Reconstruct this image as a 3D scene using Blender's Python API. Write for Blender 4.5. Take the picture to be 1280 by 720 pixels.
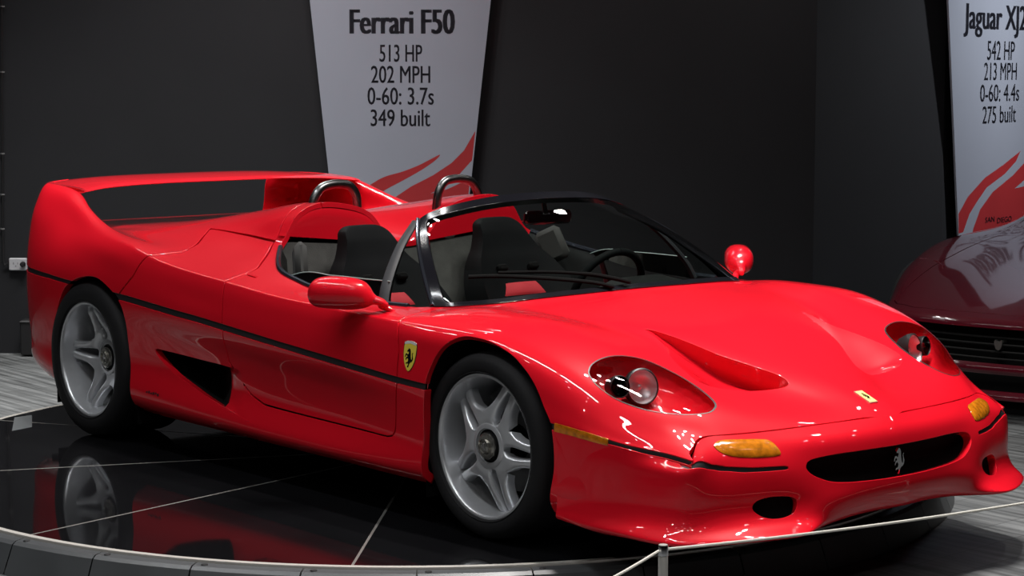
import bpy, math, random
import numpy as np
from mathutils import Vector, Matrix, Euler
random.seed(7)
rng = np.random.default_rng(7)
for o in list(bpy.data.objects):
    bpy.data.objects.remove(o, do_unlink=True)
COL = bpy.context.scene.collection
SC = bpy.context.scene

# ------------------------------------------------------------------ camera
# world frame: origin on the turntable under the middle of the red car's front
# axle, x towards its nose, y towards its left side, z up, metres
CAM = np.array([5.27095, -5.27356, 1.57501])
YAW, PITCH, ROLL, FPX = math.radians(139.7331), math.radians(-6.1103), math.radians(0.0896), 2615.23
fwd = np.array([math.cos(PITCH)*math.cos(YAW), math.cos(PITCH)*math.sin(YAW), math.sin(PITCH)])
r0 = np.cross(fwd, [0, 0, 1.0]); r0 /= np.linalg.norm(r0)
u0 = np.cross(r0, fwd)
RGT = math.cos(ROLL)*r0 + math.sin(ROLL)*u0
UPV = -math.sin(ROLL)*r0 + math.cos(ROLL)*u0
cd = bpy.data.cameras.new('camera')
cd.sensor_width = 36.0
cd.lens = FPX*36.0/1280.0
cd.clip_end = 200
cam = bpy.data.objects.new('camera', cd)
COL.objects.link(cam)
cam.matrix_world = Matrix(((RGT[0], UPV[0], -fwd[0], CAM[0]), (RGT[1], UPV[1], -fwd[1], CAM[1]),
                           (RGT[2], UPV[2], -fwd[2], CAM[2]), (0, 0, 0, 1)))
SC.camera = cam

# ------------------------------------------------------------------ light
vs = SC.view_settings
vs.view_transform = 'Standard'
vs.look = 'None'
vs.gamma = 1.0
vs.use_curve_mapping = False
vs.exposure = 0.0
w = bpy.data.worlds.new('hall_ambient')
SC.world = w
w.use_nodes = True
w.node_tree.nodes['Background'].inputs[0].default_value = (0.75, 0.82, 1.0, 1)
w.node_tree.nodes['Background'].inputs[1].default_value = 0.0      # closed hall: no sky

FLOOR_Z = -0.115
CEIL_Z = 4.6
N_LAMP = 0
def area_light(name, loc, size, power, color=(1, .97, .93), aim=None, spread=None, shape='RECTANGLE', sy=None):
    global N_LAMP
    N_LAMP += 1
    name = '%s_%d_offscreen' % (name, N_LAMP)
    L = bpy.data.lights.new(name, 'AREA')
    L.shape = shape
    L.size = size
    if shape in ('RECTANGLE', 'ELLIPSE'): L.size_y = sy or size
    L.energy = power
    L.color = color
    if spread: L.spread = math.radians(spread)
    o = bpy.data.objects.new(name, L)
    COL.objects.link(o)
    o.location = loc
    d = Vector(aim) - Vector(loc) if aim is not None else Vector((0, 0, -1))
    o.rotation_euler = d.to_track_quat('-Z', 'Y').to_euler()
    return o

h2 = np.array([math.cos(YAW), math.sin(YAW)])         # horizontal view direction
q2 = np.array([h2[1], -h2[0]])                        # to the right of it
def LD(l, d, z=0.):
    """point l metres to the right and d metres in front of the viewer"""
    p = CAM[:2]+h2*d+q2*l
    return Vector((p[0], p[1], z))
# The hall's ceiling lamps, all above the frame at ceiling height; the paint shows them as rows of
# dots (track spots, lamp heads) and as streaks (tubes)
for y in (-.45, .25, .95):
    for x in (.05, .4, .75):
        area_light('track_spot', (x, y, 4.25), .12, 12.5, (1, .965, .93), spread=92, shape='DISK')
    for x in (-4.1, -3.75, -3.4):
        area_light('track_spot', (x, y, 4.25), .12, 7, (1, .965, .93), spread=92, shape='DISK')
for y in (-.1, .6):
    area_light('ceiling_tube', (-3.8, y, 4.3), 1.2, 12, (.96, .98, 1.0), spread=100, sy=.07)
for x in (-2.5, -1.2, .2, 1.5):
    area_light('ceiling_tube', (x, -2.7, 4.3), 1.25, 15, (.96, .98, 1.0), spread=130, sy=.07)
for x in (-4.6, -5.9):
    area_light('ceiling_tube', (x, -1.3, 4.3), 1.25, 7, (.96, .98, 1.0), spread=160, sy=.08)
# fill lamps added behind the car, over the open floor and over the visitors
for (l, d, pw, sp) in ((-2.7, 10.3, 24, 75), (-.8, 11.2, 10, 100), (1.4, 11.3, 18, 100), (3.0, 8.0, 6, 80), (-3.4, 6.6, 12, 60), (-1.2, 4.4, 12, 60), (1.2, 4.2, 12, 60), (-3.5, 2.5, 34, 150), (-.5, 1.0, 34, 150)):
    area_light('aisle_fill', LD(l, d, 4.25), .15, pw, (1, .97, .94), spread=sp, shape='DISK')
for (x, y) in [(x, y) for x in (-5.0, -3.4, -1.8, -.2, 1.4, 3.0) for y in (-4.2, -3.2)]+[(x, y) for x in (-.2, 1.4, 3.0) for y in (2.9, 4.2)]+[(2.4, y) for y in (-2.0, -.8, .4, 1.6)]+[(3.6, y) for y in (-2.4, -1.0, .6, 2.0)]:
    area_light('lamp_head', (x, y, 4.2), .11, 1.6, (1, .98, .95), shape='DISK')
# ceiling lamp in front of the second banner
area_light('banner_lamp', (-1.02, 6.08, 4.25), .15, 30, (.93, .96, 1.0), aim=(-2.867, 5.659, 1.38), spread=70, shape='DISK')

# ------------------------------------------------------------------ materials
MATS = {}
def mat(name, col, rough=.5, metal=0., coat=0., spec=.5, bump=0., bscale=40., vary=0., vscale=6., trans=0., emit=0., ior=1.5, coat_rough=.03):
    if name in MATS: return MATS[name]
    m = bpy.data.materials.new(name); m.use_nodes = True
    nt = m.node_tree; b = nt.nodes['Principled BSDF']
    b.inputs['Base Color'].default_value = (*col, 1)
    b.inputs['Roughness'].default_value = rough
    b.inputs['Metallic'].default_value = metal
    b.inputs['IOR'].default_value = ior
    b.inputs['Specular IOR Level'].default_value = spec
    b.inputs['Coat Weight'].default_value = coat
    b.inputs['Coat Roughness'].default_value = coat_rough
    b.inputs['Transmission Weight'].default_value = trans
    if emit:
        b.inputs['Emission Color'].default_value = (*col, 1)
        b.inputs['Emission Strength'].default_value = emit
    tc = nt.nodes.new('ShaderNodeTexCoord')
    nz = nt.nodes.new('ShaderNodeTexNoise')
    nz.inputs['Scale'].default_value = vscale
    nz.inputs['Detail'].default_value = 5
    nt.links.new(tc.outputs['Object'], nz.inputs['Vector'])
    if vary:
        mx = nt.nodes.new('ShaderNodeMix'); mx.data_type = 'RGBA'; mx.blend_type = 'MULTIPLY'
        rp = nt.nodes.new('ShaderNodeValToRGB')
        rp.color_ramp.elements[0].position = .3; rp.color_ramp.elements[1].position = .7
        lo = 1 - vary
        rp.color_ramp.elements[0].color = (lo, lo, lo, 1); rp.color_ramp.elements[1].color = (1, 1, 1, 1)
        nt.links.new(nz.outputs['Fac'], rp.inputs['Fac'])
        mx.inputs[0].default_value = 1
        mx.inputs[6].default_value = (*col, 1)
        nt.links.new(rp.outputs['Color'], mx.inputs[7])
        nt.links.new(mx.outputs[2], b.inputs['Base Color'])
    if bump:
        n2 = nt.nodes.new('ShaderNodeTexNoise'); n2.inputs['Scale'].default_value = bscale; n2.inputs['Detail'].default_value = 4
        nt.links.new(tc.outputs['Object'], n2.inputs['Vector'])
        bp = nt.nodes.new('ShaderNodeBump'); bp.inputs['Strength'].default_value = bump; bp.inputs['Distance'].default_value = .004
        nt.links.new(n2.outputs['Fac'], bp.inputs['Height'])
        nt.links.new(bp.outputs['Normal'], b.inputs['Normal'])
    MATS[name] = m
    return m

def glass(name, tint=(.9, .95, .93), refl=1.0, rough=0.0, ior=1.5):
    """thin sheet: clear tinted transmission plus a Fresnel mirror"""
    m = bpy.data.materials.new(name); m.use_nodes = True
    nt = m.node_tree; nt.nodes.clear()
    out = nt.nodes.new('ShaderNodeOutputMaterial')
    t = nt.nodes.new('ShaderNodeBsdfTransparent'); t.inputs[0].default_value = (*tint, 1)
    g = nt.nodes.new('ShaderNodeBsdfGlossy'); g.inputs['Roughness'].default_value = rough
    fr = nt.nodes.new('ShaderNodeFresnel'); fr.inputs['IOR'].default_value = ior
    mu = nt.nodes.new('ShaderNodeMath'); mu.operation = 'MULTIPLY'; mu.inputs[1].default_value = refl
    mx = nt.nodes.new('ShaderNodeMixShader')
    nt.links.new(fr.outputs[0], mu.inputs[0]); nt.links.new(mu.outputs[0], mx.inputs[0])
    nt.links.new(t.outputs[0], mx.inputs[1]); nt.links.new(g.outputs[0], mx.inputs[2])
    nt.links.new(mx.outputs[0], out.inputs[0])
    MATS[name] = m
    return m

# ------------------------------------------------------------------ objects
def empty(name, loc, label=None, cat=None, group=None, rz=0):
    o = bpy.data.objects.new(name, None); COL.objects.link(o)
    o.location = loc; o.rotation_euler = (0, 0, rz); o.empty_display_size = .1
    tag(o, label, cat, group)
    return o
def tag(o, label=None, cat=None, group=None, kind=None):
    if label: o['label'] = label
    if cat: o['category'] = cat
    if group: o['group'] = group
    if kind: o['kind'] = kind
    return o
def obj(name, V, F, m, parent=None, smooth=True, N=None, angle=None, label=None, mats=None, fmat=None):
    me = bpy.data.meshes.new(name)
    me.from_pydata([tuple(map(float, v)) for v in V], [], [tuple(map(int, f)) for f in F])
    for mm in (mats or [m]): me.materials.append(mm)
    if fmat is not None: me.polygons.foreach_set('material_index', np.asarray(fmat, dtype=np.int32))
    me.update()
    if smooth:
        me.polygons.foreach_set('use_smooth', np.ones(len(me.polygons), dtype=bool))
        if N is not None:
            me.normals_split_custom_set_from_vertices([tuple(map(float, n)) for n in N])
        elif angle is not None:
            me.set_sharp_from_angle(angle=math.radians(angle))
    o = bpy.data.objects.new(name, me); COL.objects.link(o)
    if parent is not None: o.parent = parent
    if label: o['label'] = label
    return o
def copy_tree(o, parent=None):
    c = o.copy(); COL.objects.link(c); c.parent = parent
    for ch in list(o.children):
        copy_tree(ch, c)
    return c

# ------------------------------------------------------------------ shapes
class MB:
    """collects simple shapes into one mesh"""
    def __init__(s): s.V = []; s.F = []; s.M = []
    def add(s, V, F, mi=0):
        b = len(s.V)
        s.V += [tuple(v) for v in V]; s.F += [tuple(i + b for i in f) for f in F]; s.M += [mi]*len(F)
        return s
    def box(s, c, d, R=None, bev=0., mi=0):
        hx, hy, hz = d[0]/2, d[1]/2, d[2]/2
        bev = min(bev, hx*.95, hy*.95, hz*.95)
        V = []; F = []
        if bev <= 0:
            V = [(x, y, z) for x in (-hx, hx) for y in (-hy, hy) for z in (-hz, hz)]
            F = [(0, 1, 3, 2), (4, 6, 7, 5), (0, 4, 5, 1), (2, 3, 7, 6), (0, 2, 6, 4), (1, 5, 7, 3)]
        else:
            idx = {}
            for sx in (-1, 1):
                for sy in (-1, 1):
                    for sz in (-1, 1):
                        for a in range(3):
                            p = [sx*(hx-bev), sy*(hy-bev), sz*(hz-bev)]
                            p[a] = (sx, sy, sz)[a]*(hx, hy, hz)[a]
                            idx[sx, sy, sz, a] = len(V); V.append(tuple(p))
            for a in range(3):
                b, c2 = [(1, 2), (2, 0), (0, 1)][a]
                for sg in (-1, 1):
                    q = []
                    for sb, sc in ((-1, -1), (1, -1), (1, 1), (-1, 1)):
                        k = [0, 0, 0]; k[a] = sg; k[b] = sb; k[c2] = sc
                        q.append(idx[k[0], k[1], k[2], a])
                    F.append(tuple(q if sg > 0 else q[::-1]))
                for sb in (-1, 1):
                    for sc in (-1, 1):
                        def key(sa, ax):
                            k = [0, 0, 0]; k[a] = sa; k[b] = sb; k[c2] = sc
                            return idx[k[0], k[1], k[2], ax]
                        q = [key(-1, b), key(1, b), key(1, c2), key(-1, c2)]
                        F.append(tuple(q if sb*sc < 0 else q[::-1]))
            for sx in (-1, 1):
                for sy in (-1, 1):
                    for sz in (-1, 1):
                        t = (idx[sx, sy, sz, 0], idx[sx, sy, sz, 1], idx[sx, sy, sz, 2])
                        F.append(t if sx*sy*sz > 0 else t[::-1])
        V = [Vector(v) for v in V]
        if R is not None: V = [R @ v for v in V]
        V = [v + Vector(c) for v in V]
        return s.add(V, F, mi)
    def tube(s, pts, r, n=12, cap=True, mi=0, sq=None):
        """round tube along a polyline; r is a number or one per point; sq=(a,b) scales the section"""
        P = [Vector(p) for p in pts]; k = len(P)
        rr = r if hasattr(r, '__len__') else [r]*k
        T = []
        for i in range(k):
            a = P[max(i-1, 0)]; b = P[min(i+1, k-1)]
            T.append((b-a).normalized())
        up = Vector((0, 0, 1)) if abs(T[0].z) < .9 else Vector((0, 1, 0))
        x = T[0].cross(up).normalized()
        V = []; F = []
        for i in range(k):
            x = (x - T[i]*x.dot(T[i])).normalized(); y = T[i].cross(x)
            for j in range(n):
                a = 2*math.pi*j/n
                ca, sa = math.cos(a), math.sin(a)
                if sq: ca *= sq[0]; sa *= sq[1]
                V.append(P[i] + (x*ca + y*sa)*rr[i])
        for i in range(k-1):
            for j in range(n):
                j2 = (j+1) % n
                F.append((i*n+j, i*n+j2, (i+1)*n+j2, (i+1)*n+j))
        if cap:
            F.append(tuple(range(n-1, -1, -1))); F.append(tuple((k-1)*n+j for j in range(n)))
        return s.add(V, F, mi)
    def lathe(s, prof, n=48, M=None, mi=0, closed=False):
        """profile of (radius, height) turned about z, then moved by matrix M"""
        V = []; F = []; k = len(prof)
        for (r, h) in prof:
            for j in range(n):
                a = 2*math.pi*j/n
                V.append(Vector((r*math.cos(a), r*math.sin(a), h)))
        for i in range(k if closed else k-1):
            i2 = (i+1) % k
            for j in range(n):
                j2 = (j+1) % n
                F.append((i*n+j, i*n+j2, i2*n+j2, i2*n+j))
        if M is not None: V = [M @ v for v in V]
        return s.add(V, F, mi)
    def prism(s, poly, h0, h1, M=None, mi=0):
        n = len(poly)
        V = [Vector((p[0], p[1], h0)) for p in poly] + [Vector((p[0], p[1], h1)) for p in poly]
        F = [tuple(range(n-1, -1, -1)), tuple(range(n, 2*n))] + [(i, (i+1) % n, n+(i+1) % n, n+i) for i in range(n)]
        if M is not None: V = [M @ v for v in V]
        return s.add(V, F, mi)
    def grid(s, G, mi=0, closed_u=False, closed_v=False):
        """G: (nu,nv,3)"""
        G = np.asarray(G); nu, nv = G.shape[:2]
        V = G.reshape(-1, 3); F = []
        for i in range(nu if closed_u else nu-1):
            for j in range(nv if closed_v else nv-1):
                i2 = (i+1) % nu; j2 = (j+1) % nv
                F.append((i*nv+j, i2*nv+j, i2*nv+j2, i*nv+j2))
        return s.add([tuple(v) for v in V], F, mi)
    def build(s, name, m, parent=None, smooth=True, angle=35, label=None, mats=None):
        return obj(name, s.V, s.F, m, parent, smooth, None, angle, label, mats, s.M if mats else None)

def crom(P, n=8, closed=False):
    """Catmull-Rom through points"""
    P = np.asarray(P, float); k = len(P); out = []
    for i in range(k if closed else k-1):
        if closed: p0, p1, p2, p3 = P[(i-1) % k], P[i], P[(i+1) % k], P[(i+2) % k]
        else:
            p1, p2 = P[i], P[i+1]
            p0 = P[i-1] if i > 0 else 2*p1-p2
            p3 = P[i+2] if i+2 < k else 2*p2-p1
        for t in np.linspace(0, 1, n, endpoint=False):
            out.append(.5*((2*p1)+(-p0+p2)*t+(2*p0-5*p1+4*p2-p3)*t*t+(-p0+3*p1-3*p2+p3)*t**3))
    if not closed: out.append(P[-1])
    return np.array(out)

# ------------------------------------------------------------------ trimmed surfaces
class Sheet:
    """verts V (n,3), normals N, faces list; half car with y>=0 standing for |y|"""
    def __init__(s, V, N, F, A=None):
        s.V, s.N, s.F = np.asarray(V, float), np.asarray(N, float), F
        s.A = np.zeros((len(s.V), 2)) if A is None else np.asarray(A, float)
    def clip(s, f):
        """part where f(V)>=0 (f vectorised or an array)"""
        val = f(s.V) if callable(f) else np.asarray(f)
        val = np.where(np.abs(val) < 1e-7, 1e-7, val)
        ins = val >= 0
        nv = len(s.V); newV = []; newN = []; newA = []; cache = {}; F = []
        insl = ins.tolist(); vl = val.tolist()
        for fc in s.F:
            c = sum(insl[i] for i in fc)
            if c == len(fc): F.append(fc)
            elif c:
                g = []
                for a, b in zip(fc, fc[1:]+fc[:1]):
                    if insl[a]: g.append(a)
                    if insl[a] != insl[b]:
                        k = (a, b) if a < b else (b, a)
                        if k not in cache:
                            va, vb = vl[k[0]], vl[k[1]]; t = va/(va-vb)
                            newV.append(s.V[k[0]]*(1-t)+s.V[k[1]]*t)
                            newA.append(s.A[k[0]]*(1-t)+s.A[k[1]]*t)
                            nn = s.N[k[0]]*(1-t)+s.N[k[1]]*t
                            newN.append(nn/max(np.linalg.norm(nn), 1e-9))
                            cache[k] = nv; nv += 1
                        g.append(cache[k])
                if len(g) >= 3: F.append(tuple(g))
        Va = np.vstack([s.V]+([np.array(newV)] if newV else [])); Na = np.vstack([s.N]+([np.array(newN)] if newN else []))
        Aa = np.vstack([s.A]+([np.array(newA)] if newA else []))
        return Sheet(Va, Na, F, Aa).compact()
    def split(s, f, gap=0.):
        val = f(s.V) if callable(f) else np.asarray(f)
        return s.clip(val-gap), s.clip(-val-gap)
    def compact(s):
        used = np.zeros(len(s.V), bool)
        for f in s.F:
            for i in f: used[i] = True
        m = np.cumsum(used)-1
        ml = m.tolist()
        return Sheet(s.V[used], s.N[used], [tuple(ml[i] for i in f) for f in s.F], s.A[used])
    def lip(s, depth, skip=None, taper=0.):
        """returns verts, normals, faces of a rim hanging inwards from every open edge"""
        cnt = {}
        for f in s.F:
            for a, b in zip(f, f[1:]+f[:1]):
                k = (a, b) if a < b else (b, a)
                if k in cnt: cnt[k] = None
                else: cnt[k] = (a, b)
        V = []; N = []; F = []; mp = {}; acc = {}
        for k, e in cnt.items():
            if e is None: continue
            a, b = e
            if skip is not None and skip(s.V[a]) and skip(s.V[b]): continue
            d = s.V[b]-s.V[a]
            nn = np.cross(d, -(s.N[a]+s.N[b])); l = np.linalg.norm(nn)
            if l < 1e-12: continue
            nn /= l
            for i in (a, b): acc[i] = acc.get(i, 0)-nn
            F.append((a, b))
        rb = min(.0018, depth*.3)                     # small rounded edge
        for i in acc:
            n = acc[i]/max(np.linalg.norm(acc[i]), 1e-9)
            mp[i] = len(V)
            V += [s.V[i], s.V[i]-s.N[i]*rb+n*rb, s.V[i]-s.N[i]*depth+n*(rb+taper)]; N += [s.N[i], n, n]
        FF = []
        for a, b in F:
            FF.append((mp[b], mp[a], mp[a]+1, mp[b]+1)); FF.append((mp[b]+1, mp[a]+1, mp[a]+2, mp[b]+2))
        return np.array(V).reshape(-1, 3), np.array(N).reshape(-1, 3), FF
    def poly(s, pl, grow=0.):
        """signed distance in surface coordinates to a closed outline (positive inside)"""
        return poly_sd(s.A, pl)+grow
    def cut(s, pl, gap=0.):
        d = poly_sd(s.A, pl)
        return s.clip(d-gap), s.clip(-d-gap)
    def push(s, d):
        """moved along the normals by d (number or one per vertex), normals rebuilt"""
        d = np.broadcast_to(np.asarray(d, float), (len(s.V),))
        V = s.V+s.N*d[:, None]
        N = np.zeros_like(V)
        for f in s.F:
            n = np.cross(V[f[1]]-V[f[0]], V[f[2]]-V[f[0]])
            if len(f) > 3: n = n+np.cross(V[f[2]]-V[f[0]], V[f[3]]-V[f[0]])
            for i in f: N[i] += n
        N /= np.maximum(np.linalg.norm(N, axis=1, keepdims=True), 1e-12)
        return Sheet(V, N, list(s.F), s.A)
    def join(s, o):
        b = len(s.V)
        return Sheet(np.vstack([s.V, o.V]), np.vstack([s.N, o.N]), list(s.F)+[tuple(i+b for i in f) for f in o.F], np.vstack([s.A, o.A]))

def sheet_grid(G):
    """sheet from (nu,nv,3) grid with smooth normals"""
    nu, nv = G.shape[:2]
    du = np.gradient(G, axis=0); dv = np.gradient(G, axis=1)
    N = np.cross(du, dv)
    N /= np.maximum(np.linalg.norm(N, axis=2, keepdims=True), 1e-12)
    F = []
    for i in range(nu-1):
        for j in range(nv-1):
            a = i*nv+j
            F.append((a, a+nv, a+nv+1, a+1))
    la = np.r_[0, np.cumsum(np.linalg.norm(np.diff(G, axis=0), axis=2).mean(1))]
    lb = np.r_[0, np.cumsum(np.linalg.norm(np.diff(G, axis=1), axis=2).mean(0))]
    A = np.stack(np.meshgrid(la, lb, indexing='ij'), -1)
    return Sheet(G.reshape(-1, 3), N.reshape(-1, 3), F, A.reshape(-1, 2))

def panel(name, sh, m, parent, side, lip=.014, taper=0., label=None, liptaper=None):
    """builds a sheet (half car, y=|y|) as an object: side -1 right, +1 left, 0 both halves in one"""
    skip = (lambda v: abs(v[1]) < 1e-4)
    V, N, F = sh.V, sh.N, list(sh.F)
    if lip:
        lv, ln, lf = sh.lip(lip, skip if side == 0 else None, taper)
        b = len(V)
        if len(lv):
            V = np.vstack([V, lv]); N = np.vstack([N, ln]); F = F+[tuple(i+b for i in f) for f in lf]
    def mir(V, N, F):
        return V*[1, -1, 1], N*[1, -1, 1], [f[::-1] for f in F]
    if side == -1: V, N, F = mir(V, N, F)
    elif side == 0:
        V2, N2, F2 = mir(V, N, F); b = len(V)
        V = np.vstack([V, V2]); N = np.vstack([N, N2]); F = F+[tuple(i+b for i in f) for f in F2]
    return obj(name, V, F, m, parent, True, N, None, label)

def poly_sd(P, poly):
    """signed distance (positive inside) of 2D points P (n,2) to a closed polygon"""
    poly = np.asarray(poly, float)
    A = poly; B = np.roll(poly, -1, axis=0)
    d2 = np.full(len(P), 1e9); ins = np.zeros(len(P), bool)
    for a, b in zip(A, B):
        e = b-a; w_ = P-a
        t = np.clip((w_ @ e)/max(e @ e, 1e-12), 0, 1)
        q = w_-t[:, None]*e
        d2 = np.minimum(d2, (q*q).sum(1))
        c = ((a[1] <= P[:, 1]) != (b[1] <= P[:, 1]))
        if abs(b[1]-a[1]) > 1e-12:
            xi = a[0]+(P[:, 1]-a[1])/(b[1]-a[1])*(b[0]-a[0])
            ins ^= c & (P[:, 0] < xi)
    return np.where(ins, 1, -1)*np.sqrt(d2)

def gsmooth(A, sig, axis=0, mirror=None):
    """gaussian smoothing of samples along an axis, ends kept (mirror: factors for a reflected start)"""
    A = np.moveaxis(np.asarray(A, float), axis, 0)
    r = int(max(3*sig, 1))
    k = np.exp(-.5*(np.arange(-r, r+1)/sig)**2); k /= k.sum()
    pre = (2*A[:1]-A[r:0:-1]) if mirror is None else A[r:0:-1]*mirror
    post = 2*A[-1:]-A[-2:-r-2:-1]
    E_ = np.concatenate([pre, A, post])
    out = np.zeros_like(A)
    for i, kk in enumerate(k): out += kk*E_[i:i+len(A)]
    return np.moveaxis(out, 0, axis)

def pchip(x, y, q):
    x = np.asarray(x, float); y = np.asarray(y, float)
    if y.ndim == 1: y = y[:, None]; flat = True
    else: flat = False
    h = np.diff(x)[:, None]; d = np.diff(y, axis=0)/h
    m = np.zeros_like(y)
    w1 = 2*h[1:]+h[:-1]; w2 = h[1:]+2*h[:-1]
    with np.errstate(divide='ignore', invalid='ignore'):
        mm = (w1+w2)/(w1/d[:-1]+w2/d[1:])
    m[1:-1] = np.where(d[:-1]*d[1:] > 0, mm, 0)
    m[0] = d[0]; m[-1] = d[-1]
    q = np.asarray(q, float)
    i = np.clip(np.searchsorted(x, q)-1, 0, len(x)-2)
    t = ((q-x[i])/(x[i+1]-x[i]))[:, None]; hh = (x[i+1]-x[i])[:, None]
    o = (2*t**3-3*t*t+1)*y[i]+(t**3-2*t*t+t)*hh*m[i]+(-2*t**3+3*t*t)*y[i+1]+(t**3-t*t)*hh*m[i+1]
    return o[:, 0] if flat else o

def proj(P):
    d = np.atleast_2d(P)-CAM
    z = d @ fwd
    return np.stack([640+FPX*(d @ RGT)/z, 360-FPX*(d @ UPV)/z, z], -1)
def ray(px, py):
    d = fwd*FPX+RGT*(px-640)+UPV*(360-py)
    return d/np.linalg.norm(d)
def un(px, py, **k):
    d = ray(px, py); i = 'xyz'.index(list(k)[0]); v = list(k.values())[0]
    return CAM+(v-CAM[i])/d[i]*d
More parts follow.
